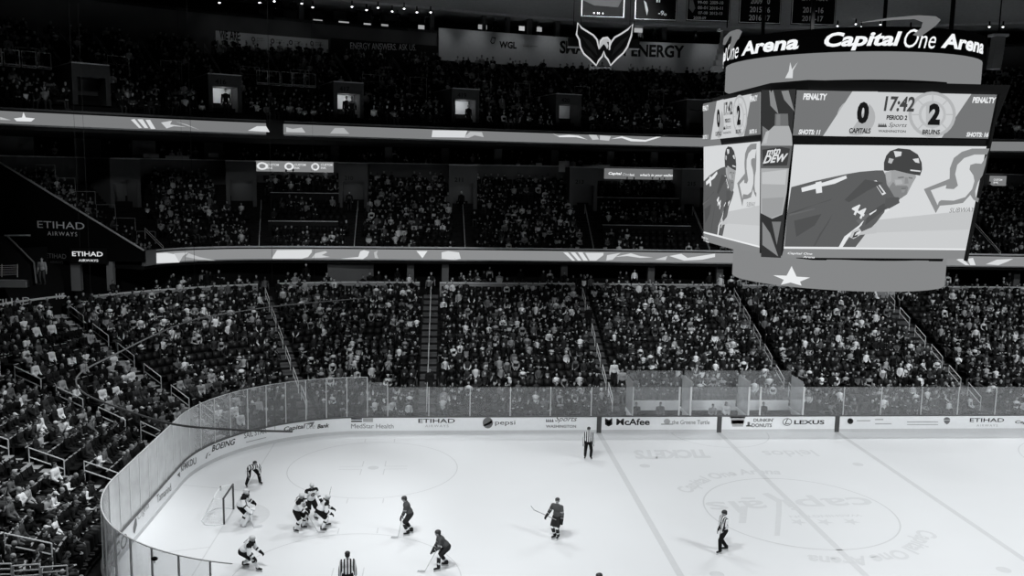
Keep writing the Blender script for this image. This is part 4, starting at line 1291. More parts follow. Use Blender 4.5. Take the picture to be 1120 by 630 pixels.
# signs on the club back wall
def sign(cv, d, pa, pb, mat, label, thick=0.2, cat='sign'):
    s0, z0 = cv.loc(d, *pa); s1, z1 = cv.loc(d, *pb)
    root = empty('sign_board', (0, 0, 0), 0, label, cat)
    m = MB(); cv.wall(m, d, d+thick, min(z0, z1), max(z0, z1), min(s0, s1), max(s0, s1), mat); m.build('panel', root)
    return root
SD = CTOPD-0.6
r1 = sign(CLUB, SD, (280, 187.3), (364.5, 177.5), led(0.22), 'pale lit sign with three round emblems above the club tier')
m = MB()
for px in (286.5, 316, 345):
    s, z = CLUB.loc(SD, px, 181.6+(px-286)*0.014)
    for a in range(16):
        t0, t1 = 2*math.pi*a/16, 2*math.pi*(a+1)/16
        m.poly([CLUB.pt(s-r*math.cos(t), SD-0.02, z+r*math.sin(t)) for r, t in ((0.2, t0), (0.34, t0), (0.34, t1), (0.2, t1))], led(0.8))
    on_wall(CLUB, SD, 'CUSTOM', (px+6, 181.4), (px+18.5, 181.6), 0.2, led(0.75), 0.02, 0, m)
    on_wall(CLUB, SD, 'INK', (px+6, 184.8), (px+12, 184.9), 0.18, led(0.75), 0.02, 0, m)
m.build('lettering', r1)
r2 = sign(CLUB, SD, (661, 195.5), (744, 185.5), led(0.16), 'lit sign with white lettering above the right club tier')
m = MB()
on_wall(CLUB, SD, 'Capital', (665.5, 191.8), (680, 192.2), 0.32, led(0.95), 0.03, 0.25, m); on_wall(CLUB, SD, 'One', (681, 192), (688, 192.2), 0.24, led(0.6), 0, 0.3, m); on_wall(CLUB, SD, 'Bank', (688.5, 192.4), (694, 192.6), 0.22, led(0.8), 0.02, 0.2, m)
on_wall(CLUB, SD, "what's in your wallet?", (700, 193.4), (737.5, 194), 0.30, led(0.95), 0.02, 0.25, m); m.build('lettering', r2)
r3 = sign(CLUB, SD, (1083, 203), (1101, 192.5), led(0.2), 'small lit sign to the right of the hanging scoreboard')
m = MB(); on_wall(CLUB, SD, 'CUSTOM', (1086.5, 197.6), (1096, 197.8), 0.18, led(0.8), 0.02, 0, m); on_wall(CLUB, SD, 'INK', (1086.5, 200.5), (1092, 200.6), 0.16, led(0.8), 0.02, 0, m); m.build('lettering', r3)
# mezzanine suites over the club tier
slab('mezzanine_deck', CLUB, CTOPD+0.3, CTOPD+7, 15.6, 15.8, 1.0, CLUB.S[-1], WALLD, 'dark deck of the mezzanine suites')
slab('wall_mezzanine', CLUB, CTOPD+5.5, CTOPD+5.8, 15.8, 18.1, 1.0, CLUB.S[-1], WALLD, 'dark back wall of the mezzanine suites')
mp = [14, 96, 158, 233, 366, 425, 487, 545, 607, 668, 716, 755]
for i, px in enumerate(mp):
    s, _ = CLUB.loc(CTOPD+1.5, px, 165)
    slab('suite_pillar', CLUB, CTOPD+1.4, CTOPD+1.9, 15.8, 18.1, s-0.35, s+0.35, WALLG, 'grey pillar between the mezzanine suites, %s from the left' % ORD[i+1], None, 'pillar')
for r_, (d, p_) in enumerate(((CTOPD+1.0, 0.6), (CTOPD+2.2, 0.6), (CTOPD+3.4, 0.4))):
    ss, xy, nn = CLUB.row(d, 0.65)
    for s, (x, y), (nx, ny) in zip(ss, xy, nn):
        if r_ == 0 and any(abs(s-CLUB.loc(CTOPD+1.5, q, 165)[0]) < 0.9 for q in mp): continue
        if random.random() < p_: CROWD.append((x, y, 15.8+0.3*r_, math.atan2(-ny, -nx), random.choice([0, 1, 2, 3, 8, 5])))
for i, (pa, pb, v) in enumerate((((611, 188), (623, 176), 0.5), ((637, 184), (667, 180.5), 0.35), ((157, 172.5), (174, 168.5), 0.25), ((181, 174), (207, 170.5), 0.3), ((228, 172), (239, 167.5), 0.35), ((586, 182), (593, 178.5), 0.4))):
    sign(CLUB, CTOPD-0.2, pa, pb, M('notice_%d' % i, v, 0.6), 'small pale panel hung on the ledge above the club tier, %s from the left' % ['fifth', 'sixth', 'first', 'second', 'third', 'fourth'][i], 0.06, 'panel')

# end wall of the club tier with the lettering
YW = 25.35
p0, p1 = at(158, 275, Y=YW), at(-30, 160, Y=YW)
root = empty('end_drape_wall', (0, 0, 0), 0, 'black slanted wall with airline lettering at the left end of the club tier', 'wall')
m = MB()
zb = at(120, 286, Y=YW).z
poly = [(p0.x, YW, zb), (p0.x, YW, p0.z), (p1.x, YW, p1.z), (p1.x-4, YW, p1.z), (p1.x-4, YW, zb)]
m.poly(poly, CLOTHB, (0, 0.25, 0)); m.build('drape', root)
m = MB(); m.tube([(p0.x, YW-0.1, p0.z+0.08), (p1.x, YW-0.1, p1.z+0.08)], 0.07, STEEL); m.build('top_rail', root)
def wall_text(body, L, Rr, top, mat, bold=0.0, Y=YW-0.02, parent=None, space=1.0):
    a, b = at(*L, Y=Y), at(*Rr, Y=Y); c = at(L[0], top, Y=Y)
    m = MB(); put_text(m, body, plane_map(a, b-a, (0, 0, 1)), (b-a).length, c.z-a.z, mat, bold, 0, space=space)
    return m.build('lettering', parent)
wall_text('ETIHAD', (41, 249), (92.5, 251), 241.5, WHITE, 0.0, parent=root); wall_text('AIRWAYS', (52, 257.5), (84.5, 258.5), 253, WHITE, 0.0, parent=root, space=1.3)
wall_text('ETIHAD', (50, 282), (72.5, 283), 277, WALLM, 0.0, parent=root); wall_text('AIRWAYS', (55, 288), (69, 288.5), 285, WALLG, 0.0, parent=root)
sg = empty('lit_airline_sign', (0, 0, 0), 0, 'black sign with bright airline lettering over the left concourse doorway', 'sign')
a, b = at(77, 288.5, Y=YW-0.3), at(117, 272, Y=YW-0.3)
m = MB(); m.obox((a.x, YW-0.3, a.z), (b.x-a.x, 0, 0), (0, 0.25, 0), (0, 0, b.z-a.z), BLACK); m.build('panel', sg)
for body, L, Rr, top in (('ETIHAD', (79, 280), (112.5, 280.5), 275), ('AIRWAYS', (86, 286), (107.5, 286.4), 283.4)):
    aa, bb = at(*L, Y=YW-0.33), at(*Rr, Y=YW-0.33); cc = at(L[0], top, Y=YW-0.33)
    m = MB(); put_text(m, body, plane_map(aa, bb-aa, (0, 0, 1)), (bb-aa).length, cc.z-aa.z, led(0.75), 0.012, 0); m.build('lettering', sg)
for i, (px, w) in enumerate(((82.5, 9), (120, 6))):
    a, b = at(px-w/2, 312, Y=YW), at(px+w/2, 288, Y=YW)
    m = MB(); m.obox((a.x, YW, a.z-0.4), (b.x-a.x, 0, 0), (0, 0.5, 0), (0, 0, b.z-a.z+0.5), WALLM)
    tag(m.build('column'), 'pale square column under the black wall, %s one' % ('wider' if i == 0 else 'narrower'), 'column')
# guard rails climbing the end wall
for i in range(6):
    px = 40+i*22; a = at(px, 194+i*14.5, Y=YW+0.6)
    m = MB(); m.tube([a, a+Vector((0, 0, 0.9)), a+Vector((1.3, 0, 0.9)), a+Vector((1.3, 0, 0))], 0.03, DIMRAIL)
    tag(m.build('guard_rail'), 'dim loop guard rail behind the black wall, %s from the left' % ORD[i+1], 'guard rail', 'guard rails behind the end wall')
# balcony at the far left
root = empty('balcony', (0, 0, 0), 0, 'dark balcony with slatted railing at the left edge', 'balcony')
YB = 21.0
m = MB()
w0 = [at(q[0], q[1], Y=YB) for q in ((7, 258), (38, 288), (40, 312), (-40, 320), (-40, 258))]
m.poly(w0, WALLD, (0, 0.2, 0)); m.build('wing_wall', root)
m = MB(); m.tube([at(5, 257.5, Y=YB), at(33, 257.3, Y=YB)], 0.05, LEDGE); m.build('top_ledge', root)
m = MB(); m.tube([at(8, 258, Y=YB-0.1), at(37, 287, Y=YB-0.1), at(39.5, 310, Y=YB-0.1)], 0.06, WALLM); m.build('wall_coping', root)
m = MB()
for j in range(6):
    m.tube([at(-10, 291+j*2.1, Y=YB-1.2), at(19, 290+j*2.0, Y=YB-1.2)], 0.02, STEEL)
for px in (-4, 2, 19): m.tube([at(px, 289, Y=YB-1.2), at(px, 303, Y=YB-1.2)], 0.03, STEEL)
m.build('railing', root)
m = MB(); a, b = at(-30, 309, Y=YB-1.5), at(28, 303, Y=YB-1.5); m.obox((a.x, YB-1.5, a.z-0.3), (b.x-a.x, 0, 0), (0, 0.5, 0), (0, 0, 0.45), WALLM); m.build('front_ledge', root)

# ---------------------------------------------------------------- upper deck
UN, UD0, UP_, UZ0, URI = 15, 0.95, 0.80, 19.25, 0.40
tier('upper_terrace', UPPER, UN, UD0, UP_, UZ0, URI, 'stepped dark concrete of the upper deck', 2.5, UPPER.S[-1]-0.2)
UTOPD, UTOPZ = UD0+UP_*(UN-0.5), UZ0+URI*(UN-1)
def ul(px, py, d=UD0+1): return UPPER.loc(d, px, py)[0]
up_px = [(95, 105, 0), (242, 110, 16), (377, 115, 18), (504, 118, 20), (616, 122, 3), (760, 126, 0)]
up_por = [UPPER.loc(UD0+UP_*2, px, py)[0] for px, py, l in up_px]
up_ais = [UPPER.loc(UD0+UP_*10, px, py)[0] for px, py in ((54, 40), (78, 40), (115, 40), (163, 50), (233, 60), (376, 75), (502, 78), (617, 80), (752, 85), (300, 70), (440, 75), (560, 78), (690, 82))]
wheel = [(ul(286, 120), ul(352, 120)), (ul(-5, 110), ul(66, 110))]
for k in range(UN):
    d, z = UD0+UP_*k, UZ0+URI*k
    ss, xy, nn = UPPER.row(d, 0.56)
    for s, (x, y), (nx, ny) in zip(ss, xy, nn):
        if any(abs(s-a) < 0.55 for a in up_ais) and k > 5: continue
        if any(abs(s-a) < 1.6 for a in up_por) and k < 7: continue
        q = proj([[x, y, z+1]])[0]
        if q[0] < -12 or q[0] > 1135 or q[1] < -8 or 835 < q[0] < 1060: continue
        yaw = math.atan2(-ny, -nx)
        if k % 2 == 0: SEATS.append((x, y, z, yaw))
        if random.random() < 0.92: CROWD.append((x, y, z, yaw, random.choices(range(8), [5, 4, 3, 2, 2, 3, 3, 1])[0]))
UNUM = [None, '416', '417', '419', '420', None]
for i, s in enumerate(up_por):
    portal(UPPER, s, UD0+UP_*0.6, UD0+UP_*7, UZ0+0.5, 22.3, 2.3, '%s doorway through the upper deck, %s doorway from the left' % ('bright' if up_px[i][2] else 'dark', ORD[i+1]), M('dim_grey_wall', 0.06, 0.8, 0.1), up_px[i][2], UNUM[i], 1.75, 'upper deck entrances')
    n = UPPER.nrm(s); t = Vector((-n.y, n.x, 0))
    for sd in (-1, 1):
        o = UPPER.pt(s, UD0+UP_*5.0, 22.5)+t*(sd*2.0)
        m = MB(); a = o+t*(sd*0.1); b = o+t*(sd*1.5)
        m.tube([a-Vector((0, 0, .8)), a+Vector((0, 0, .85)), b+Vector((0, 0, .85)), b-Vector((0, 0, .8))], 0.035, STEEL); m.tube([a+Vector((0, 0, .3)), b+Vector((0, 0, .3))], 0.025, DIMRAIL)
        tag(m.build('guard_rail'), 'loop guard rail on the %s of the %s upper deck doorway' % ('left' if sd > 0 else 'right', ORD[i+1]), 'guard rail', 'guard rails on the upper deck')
for i, s in enumerate(up_ais):
    n = UPPER.nrm(s); t = Vector((-n.y, n.x, 0))
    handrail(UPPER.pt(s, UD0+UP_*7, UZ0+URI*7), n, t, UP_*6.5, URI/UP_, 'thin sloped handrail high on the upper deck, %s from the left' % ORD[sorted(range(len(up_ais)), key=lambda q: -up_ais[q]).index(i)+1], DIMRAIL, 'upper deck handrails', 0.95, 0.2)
for (a, b), py, nm, npan in ((wheel[0], 104, 'middle', 5), (wheel[1], 87, 'left', 4)):
    s0, s1 = min(a, b), max(a, b)
    d = UD0+UP_*3.4; z = UZ0+URI*5+0.75
    m = MB(); UPPER.wall(m, d, d+0.15, UZ0+URI*2, z, s0, s1, WALLD); tag(m.build('platform_front'), 'dark front of the %s raised platform on the upper deck' % nm, 'platform', 'raised platforms on the upper deck')
    for j in range(npan):
        u0 = s0+(s1-s0)*j/npan; u1 = s0+(s1-s0)*(j+1)/npan-0.12
        m = MB(); q = [UPPER.pt(u, d, z) for u in (u0, u1)]
        m.tube([q[0], q[0]+Vector((0, 0, 1.0)), q[1]+Vector((0, 0, 1.0)), q[1], q[0]], 0.04, STEEL); m.tube([q[0]+Vector((0, 0, .12)), q[1]+Vector((0, 0, .12))], 0.05, STEEL)
        tag(m.build('guard_rail'), 'pale framed guard rail panel on the %s raised platform, %s from the left' % (nm, ORD[npan-j]), 'guard rail', 'guard rails on the raised platforms')

# ---------------------------------------------------------------- back of the upper deck: banners, suites, soffit
BD = UTOPD+0.3
def strip_sign(pa, pb, mat, label, d=BD, thick=0.15):
    return sign(UPPER, d, pa, pb, mat, label, thick, 'sign')
BAN = M('banner_cloth', 0.72, 0.8, 0.1, var=0.08)
slab('wall_upper_back', UPPER, BD+0.6, BD+0.9, UTOPZ-0.6, UTOPZ+3.6, 2.0, UPPER.S[-1]-0.5, WALLG, 'grey wall behind the upper deck')
def sloped_sign(px0, px1, pyt0, pyb0, pyt1, pyb1, mat, label):
    (s0, zt0), (_, zb0) = UPPER.loc(BD, px0, pyt0), UPPER.loc(BD, px0, pyb0)
    (s1, zt1), (_, zb1) = UPPER.loc(BD, px1, pyt1), UPPER.loc(BD, px1, pyb1)
    root = empty('sign_board', (0, 0, 0), 0, label, 'sign')
    m = MB(); UPPER.wall(m, BD, BD+0.12, min(zb0, zb1)-0.3, (zt0+zt1)/2, min(s0, s1), max(s0, s1), mat); m.build('panel', root)
    return root
b1 = sloped_sign(480, 801, 35.5, 62, 44, 68, BAN, 'large pale banner with dark lettering at the back of the upper deck')
m = MB(); on_wall(UPPER, BD, 'WGL', (546, 52.5), (565, 53.5), 0.62, INK, 0.04, 0, m); on_wall(UPPER, BD, 'SMART ON ENERGY', (612, 58.5), (748, 63.5), 1.2, INK, 0.035, 0, m)
s, z = UPPER.loc(BD, 539, 44.5)
m.poly([UPPER.pt(s-a, BD-0.02, z+b) for a, b in ((-0.24, -0.1), (-0.1, 0.33), (0.25, 0.3), (0.12, -0.25), (-0.1, -0.3))], INK); m.poly([UPPER.pt(s-a, BD-0.03, z+b) for a, b in ((-0.16, -0.08), (-0.06, 0.24), (0.17, 0.2), (0.08, -0.17), (-0.07, -0.2))], BAN)
on_wall(UPPER, BD, 'energy answers', (572, 51.5), (588, 52), 0.14, INK2, 0, 0, m)
m.build('lettering', b1)
b2 = sloped_sign(236, 359, 34, 46, 43, 54, BAN, 'narrow pale banner with small emblems left on the upper deck back')
m = MB(); on_wall(UPPER, BD, 'WE ARE:', (240, 43), (263, 45), 0.75, INK, 0.03, 0, m)
for px, py in ((298, 45), (318, 46.5), (341, 47.5), (277, 43)):
    s, z = UPPER.loc(BD, px, py)
    for a in range(12):
        t0, t1 = 2*math.pi*a/12, 2*math.pi*(a+1)/12
        m.poly([UPPER.pt(s-r*math.cos(t)*0.7, BD-0.02, z+r*math.sin(t)) for r, t in ((0.12, t0), (0.2, t0), (0.2, t1), (0.12, t1))], INK)
    on_wall(UPPER, BD, 'energy', (px+4, py), (px+11, py+0.2), 0.12, INK2, 0, 0, m); on_wall(UPPER, BD, 'partner co', (px+4, py+2.5), (px+13, py+2.7), 0.12, INK2, 0, 0, m)
m.build('lettering', b2)
b3 = sloped_sign(362, 479, 44, 55, 48, 62, BLACK, 'black banner with pale lettering between the two pale banners')
m = MB(); on_wall(UPPER, BD, 'ENERGY ANSWERS. ASK US.', (383, 53.5), (455, 55.5), 0.55, WHITE, 0.0, 0, m); m.build('lettering', b3)
# press level
PZ = UTOPZ+3.6
slab('press_deck', UPPER, BD+0.6, BD+7, PZ-0.25, PZ, 2.0, UPPER.S[-1]-0.5, WALLD, 'dark deck of the press level')
slab('wall_press', UPPER, BD+5.5, BD+5.8, PZ, PZ+3, 2.0, UPPER.S[-1]-0.5, WALLD, 'dark back wall of the press level')
m = MB(); UPPER.strip(m, [(BD+0.4, PZ+1.75), (BD+0.4, PZ+1.95), (BD-5.5, PZ+3.4), (BD-5.5, PZ+3.7), (BD+7, PZ+3.7), (BD+7, PZ+1.75)], 2.0, UPPER.S[-1]-0.5, M('soffit_paint', 0.6, 0.8, 0.1), True, True)
tag(m.build('ceiling_soffit'), 'grey sloping soffit over the upper deck', None, None, 'structure')
def ubox(px, py, d, w, h, dep, mat, name, label, cat, group=None):
    s, z = UPPER.loc(d, px, py)
    m = MB(); UPPER.wall(m, d, d+dep, z-h/2, z+h/2, s-w/2, s+w/2, mat)
    return tag(m.build(name), label, cat, group)
for i, px in enumerate((291, 318, 346, 372, 399, 427, 454)):
    ubox(px, 15+(px-291)*0.025, BD+0.9, 1.05, 0.65, 0.12, BLACK, 'hanging_monitor', 'black monitor hanging in the press level, %s from the left' % ORD[i+1], 'monitor', 'press level monitors')
for i, px in enumerate((330, 473, 530, 556, 580, 610, 727, 800)):
    ubox(px, 22+(px-330)*0.02, BD+1.0, 0.35, 2.4, 0.4, WALLG, 'press_pillar', 'grey pillar in the press level, %s from the left' % ORD[i+1], 'pillar', 'press level pillars')
LAMPE = E('downlight_glow', 6.0)
DLX = [284, 300, 330, 342, 385, 401, 413.5, 429, 442, 456, 471, 936, 942, 963, 968, 996, 1082, 1097, 240, 916]
for i, (px, py) in enumerate(((284, 3), (300, 1.5), (330, 4), (342, 8), (385, 7.5), (401, 11), (413.5, 8.5), (429, 12.5), (442, 9.5), (456, 13.5), (471, 13.5), (936, 26.5), (942, 29.5), (963, 27), (968, 30), (996, 30.5), (1082, 29.5), (1097, 29.5), (240, 3), (916, 28.5))):
    s, z = UPPER.loc(BD-1.6, px, py)
    c = UPPER.pt(s, BD-1.6, z)
    root = empty('downlight', c, 0, 'small bright round downlight under the grey soffit, %s from the left' % ORD[sorted(DLX).index(px)+1], 'downlight', 'downlights under the soffit')
    m = MB(); m.ell((0, 0, 0), (0.09, 0.09, 0.05), LAMPE, None, 8, 5); m.build('lens', root)
    m = MB(); m.tube([(0, 0, 0.03), (0, 0, 0.5)], 0.07, WALLD); m.build('housing', root)
for i, (px, py, w, lv) in enumerate(((290, 20.5, 0.9, 0.35), (348, 24, 0.7, 0.3), (376, 26, 0.8, 0.35), (402, 28, 0.6, 0.4), (421, 29, 0.6, 0.3), (461, 30, 0.5, 0.35), (528, 29.5, 0.8, 0.3), (571, 31, 0.5, 0.5), (590, 32, 0.4, 0.35), (698, 33, 0.6, 0.4), (152, 7.5, 0.9, 0.12))):
    ubox(px, py, BD+1.2, w, 0.4, 0.1, led(lv), 'desk_screen', 'small glowing desk screen in the press level, %s from the left' % (['second', 'third', 'fourth', 'fifth', 'sixth', 'seventh', 'eighth', 'ninth', 'tenth', 'eleventh', 'first'][i]), 'screen', 'press level screens')
for px in (305, 321, 392, 398, 405, 420, 428, 435, 466, 575, 590, 540, 700, 715, 760):
    s, z = UPPER.loc(BD+1.6, px, 30); q = UPPER.pt(s, BD+1.6, PZ); nn = UPPER.nrm(s)
    CROWD.append((q.x, q.y, q.z, math.atan2(-nn.y, -nn.x), 8))
def washer(px, py, watts):                 # wall-washing downlights of the soffit
    s, z = UPPER.loc(BD-2.6, px, py); tgt = UPPER.pt(s, BD, z-0.3)
    spot(UPPER.pt(s, BD-2.6, PZ+2.0), tgt, watts*0.30, 58, 0.9, 0.3)
for px, py, wt in ((250, 42, 150), (290, 44, 150), (330, 46, 150), (390, 50, 70), (440, 52, 70), (490, 50, 220), (530, 50, 220), (570, 52, 220), (610, 52, 220), (650, 54, 220), (690, 55, 220), (730, 56, 220), (780, 58, 220), (60, 10, 20), (940, 60, 60)):
    washer(px, py, wt)
for px, py in ((243, 120), (375, 125), (382, 126), (508, 130)):       # people standing in the lit doorways
    s, _ = UPPER.loc(UD0+UP_, px, py); q = UPPER.pt(s, UD0+UP_*0.2, UZ0+0.2); nn = UPPER.nrm(s)
    CROWD.append((q.x, q.y, q.z, math.atan2(-nn.y, -nn.x), 8))
for px, py in ((381, 205), (504, 212)):
    s, _ = CLUB.loc(CD0+CP*7, px, py); q = CLUB.pt(s, CD0+CP*7, CZ0+CRI*7.4); nn = CLUB.nrm(s)
    CROWD.append((q.x, q.y, q.z, math.atan2(-nn.y, -nn.x), 8))
# roof
m = MB(); m.box((0, 0, 42), (160, 140, 0.4), WALLD)
tag(m.build('ceiling'), 'dark arena roof', None, None, 'structure')
for i, y in enumerate((2, 14, 26)):
    for nm, x0, x1 in (('roof_truss', -60, 60),):
        m = MB()
        for z in (34.5, 37.5): m.tube([(x0, y, z), (x1, y, z)], 0.16, BLACK)
        x = x0
        while x < x1:
            m.tube([(x, y, 34.5), (x+3, y, 37.5)], 0.09, BLACK, 4); m.tube([(x+3, y, 37.5), (x+6, y, 34.5)], 0.09, BLACK, 4); x += 6
        tag(m.build(nm), 'long black steel roof truss, %s from the near side' % ORD[i+1], 'truss', 'roof trusses')
slab('wall_arena', UPPER, 24, 24.5, 0, 42, 0, UPPER.S[-1], WALLD, 'dark outer wall of the arena')
# ---------------------------------------------------------------- hanging scoreboard
SCX, SCY = 0.9, -0.27
sb = empty('hanging_scoreboard', (SCX, SCY, 0), 0, 'huge black hanging scoreboard with lit screens over the ice', 'scoreboard')
def sbuild(m, name, parent=sb, label=None):
    off = Vector((SCX, SCY, 0))
    for i, v in enumerate(m.v): m.v[i] = tuple(Vector(v)-off)
    o = m.build(name, parent)
    return tag(o, label) if label else o
# main face plane leaning inwards at the bottom
YF = -6.0
TL = at(872, 97, Y=YF)
Zt = TL.z
# lean found from the narrowing of the face; lower edge pushed back
DEP = 1.55
BL = at(858, 280.5, Y=YF+DEP)
nrm_f = Vector((0, -(TL.z-BL.z), -DEP)).normalized()
def F(px, py, lift=0.0):
    return on_plane(px, py, (0, YF, Zt), tuple(nrm_f))+nrm_f*lift
hx, hy, chx, chy = 4.16, 5.73, 0.93, 1.6
zb_ = BL.z
def octo(z, k):      # plan of the scoreboard at scale k about its centre
    P = [(-hx, -hy), (hx, -hy), (hx+chx, -hy+chy), (hx+chx, hy-chy), (hx, hy), (-hx, hy), (-hx-chx, hy-chy), (-hx-chx, -hy+chy)]
    return [Vector((SCX+x*k[0], SCY+y*k[1], z)) for x, y in P]
kb = ((hx+chx-DEP)/(hx+chx), (hy-DEP)/hy)
A, B = octo(Zt+0.35, (1.005, 1.005)), octo(zb_-0.15, (kb[0]*0.99, kb[1]*0.99))
A = [Vector((SCX+(v.x-SCX)*0.985, SCY+(v.y-SCY)*0.985, v.z)) for v in A]; B = [Vector((SCX+(v.x-SCX)*0.985, SCY+(v.y-SCY)*0.985, v.z)) for v in B]
m = MB()
m.add(A+B, [tuple(range(8))[::-1], tuple(range(8, 16))]+[(i, (i+1) % 8, 8+(i+1) % 8, 8+i) for i in range(8)], BLACK)
sbuild(m, 'body', label='black housing')

# picture of the main screen in pixel coordinates of the photograph; each entry is (grey, polygon)
def crop8(*p): return [(840+x/3.986, 158+y/3.986) for x, y in p]
PIC = [
    (0.70, crop8((112, 0), (958, 8), (862, 460), (68, 452))),
    (0.56, crop8((455, 330), (897, 285), (880, 370), (440, 400))),
    (0.62, crop8((420, 385), (880, 370), (862, 455), (385, 448))),
    (0.25, crop8((68, 452), (868, 458), (858, 498), (58, 492))),
    (0.85, crop8((68, 446), (868, 453), (867, 460), (67, 453))),
    # player
    (0.115, crop8((82, 300), (100, 185), (200, 158), (340, 128), (400, 118), (470, 112), (500, 112), (520, 150), (545, 205), (575, 235), (545, 265), (500, 300), (470, 340), (430, 380), (400, 420), (380, 446), (70, 444))),
    (0.09, crop8((82, 300), (280, 235), (268, 243), (200, 262), (110, 300))), (0.09, crop8((280, 300), (250, 350), (222, 390), (196, 442), (202, 442), (230, 392), (262, 340))),
    (0.80, crop8((143, 188), (205, 170), (205, 160), (228, 152), (232, 166), (338, 134), (342, 146), (288, 170), (232, 182), (234, 208), (208, 212), (206, 192), (146, 206))),
    (0.80, crop8((455, 158), (470, 155), (512, 212), (496, 220))), (0.115, crop8((461, 164), (470, 164), (502, 208), (494, 212))),
    (0.80, crop8((305, 446), (330, 400), (395, 350), (420, 320), (405, 350), (350, 402), (322, 446))),
    (0.55, crop8((352, 402), (365, 375), (395, 362), (405, 378), (470, 350), (470, 385), (400, 392), (370, 410))),
    (0.15, crop8((200, 158), (340, 128), (345, 132), (205, 164))), (0.085, crop8((330, 240), (420, 150), (500, 165), (430, 200), (350, 250))), (0.085, crop8((430, 300), (500, 255), (530, 262), (470, 310), (420, 350))), (0.15, crop8((380, 330), (425, 300), (440, 306), (395, 345))),
    (0.085, crop8((110, 330), (230, 300), (200, 350), (120, 400))), (0.14, crop8((90, 300), (200, 275), (200, 280), (90, 308))),
    (0.78, crop8((436, 300), (470, 280), (466, 288), (440, 306))), (0.78, crop8((505, 282), (530, 272), (524, 284), (500, 300))),
    (0.06, crop8((362, 405), (372, 380), (392, 372), (384, 398))), (0.75, crop8((372, 395), (382, 380), (400, 372), (396, 384))),
    # head
    (0.36, crop8((505, 120), (545, 108), (635, 118), (640, 140), (625, 165), (600, 215), (572, 232), (540, 215), (512, 170))),
    (0.24, crop8((540, 160), (560, 190), (600, 190), (598, 215), (574, 232), (545, 225), (522, 185))),
    (0.235, crop8((540, 186), (556, 176), (598, 176), (606, 184), (598, 214), (574, 230), (548, 222), (534, 204))), (0.29, crop8((575, 194), (592, 193), (588, 206), (577, 206))),
    (0.13, crop8((574, 187), (597, 186), (594, 189.5), (576, 190.5))), (0.19, crop8((558, 139), (584, 136), (588, 142), (562, 145))), (0.19, crop8((606, 138), (624, 141), (622, 147), (606, 144))), (0.28, crop8((590, 140), (602, 140), (606, 166), (588, 168))), (0.45, crop8((545, 150), (575, 150), (580, 168), (550, 172))),
    (0.42, crop8((508, 115), (530, 118), (530, 155), (518, 165), (506, 140))),
    (0.06, crop8((498, 110), (498, 75), (508, 45), (525, 25), (560, 13), (610, 18), (645, 40), (662, 75), (664, 105), (655, 132), (600, 122), (545, 108), (515, 112))),
    (0.7, crop8((540, 25), (575, 28), (572, 46), (548, 52))), (0.7, crop8((622, 60), (648, 56), (652, 78), (634, 74))), (0.7, crop8((612, 105), (656, 110), (656, 116), (612, 111))), (0.5, crop8((520, 55), (540, 60), (530, 80), (515, 75))),
    (0.10, crop8((505, 228), (560, 225), (565, 250), (520, 275), (500, 265))),
]
S_OUT = crop8((670, 190), (770, 150), (782, 145), (783, 100), (800, 55), (835, 28), (880, 14), (955, 14), (945, 40), (890, 40), (845, 55), (815, 85), (806, 125), (812, 150), (818, 175), (800, 190), (765, 188), (768, 172), (700, 195), (730, 260), (735, 245), (745, 238), (800, 240), (850, 225), (880, 190), (890, 155), (885, 130), (868, 105), (872, 85), (895, 78), (920, 80), (946, 40), (938, 85), (925, 130), (905, 160), (893, 200), (895, 225), (910, 230), (905, 248), (885, 235), (872, 215), (840, 250), (790, 258), (740, 262), (722, 294))
PIC.append((0.27, S_OUT))
PIC2 = [   # score strip
    (0.62, [(871.5, 98.5), (1091, 103.5), (1083.5, 151.5), (867, 148)]),
    (0.18, [(871.5, 98.5), (932, 99.8), (900, 148.5), (867, 148)]),
    (0.18, [(1062, 102.8), (1091, 103.5), (1083.5, 151.5), (1029.5, 150.6)]),
    (0.44, circ(936, 128, 21, 20, 24)), (0.62, [(932, 99.8), (960, 100), (926, 149), (900, 148.5)]),
    (0.46, circ(1019, 125, 26, 25, 28)), (0.62, circ(1019, 125, 22.5, 21.5, 28)), (0.5, circ(1019, 125, 15, 15, 20)), (0.62, circ(1019, 125, 12, 12, 20)),
    (0.5, [(1012, 112), (1020, 112), (1020, 139), (1012, 139)])]
for a in range(0, 360, 45):
    PIC2.append((0.5, [(1019+15*math.cos(R(a))-0.7*math.sin(R(a)), 125+15*math.sin(R(a))+0.7*math.cos(R(a))), (1019+22.5*math.cos(R(a))-0.7*math.sin(R(a)), 125+22.5*math.sin(R(a))+0.7*math.cos(R(a))), (1019+22.5*math.cos(R(a))+0.7*math.sin(R(a)), 125+22.5*math.sin(R(a))-0.7*math.cos(R(a))), (1019+15*math.cos(R(a))+0.7*math.sin(R(a)), 125+15*math.sin(R(a))-0.7*math.cos(R(a)))]))
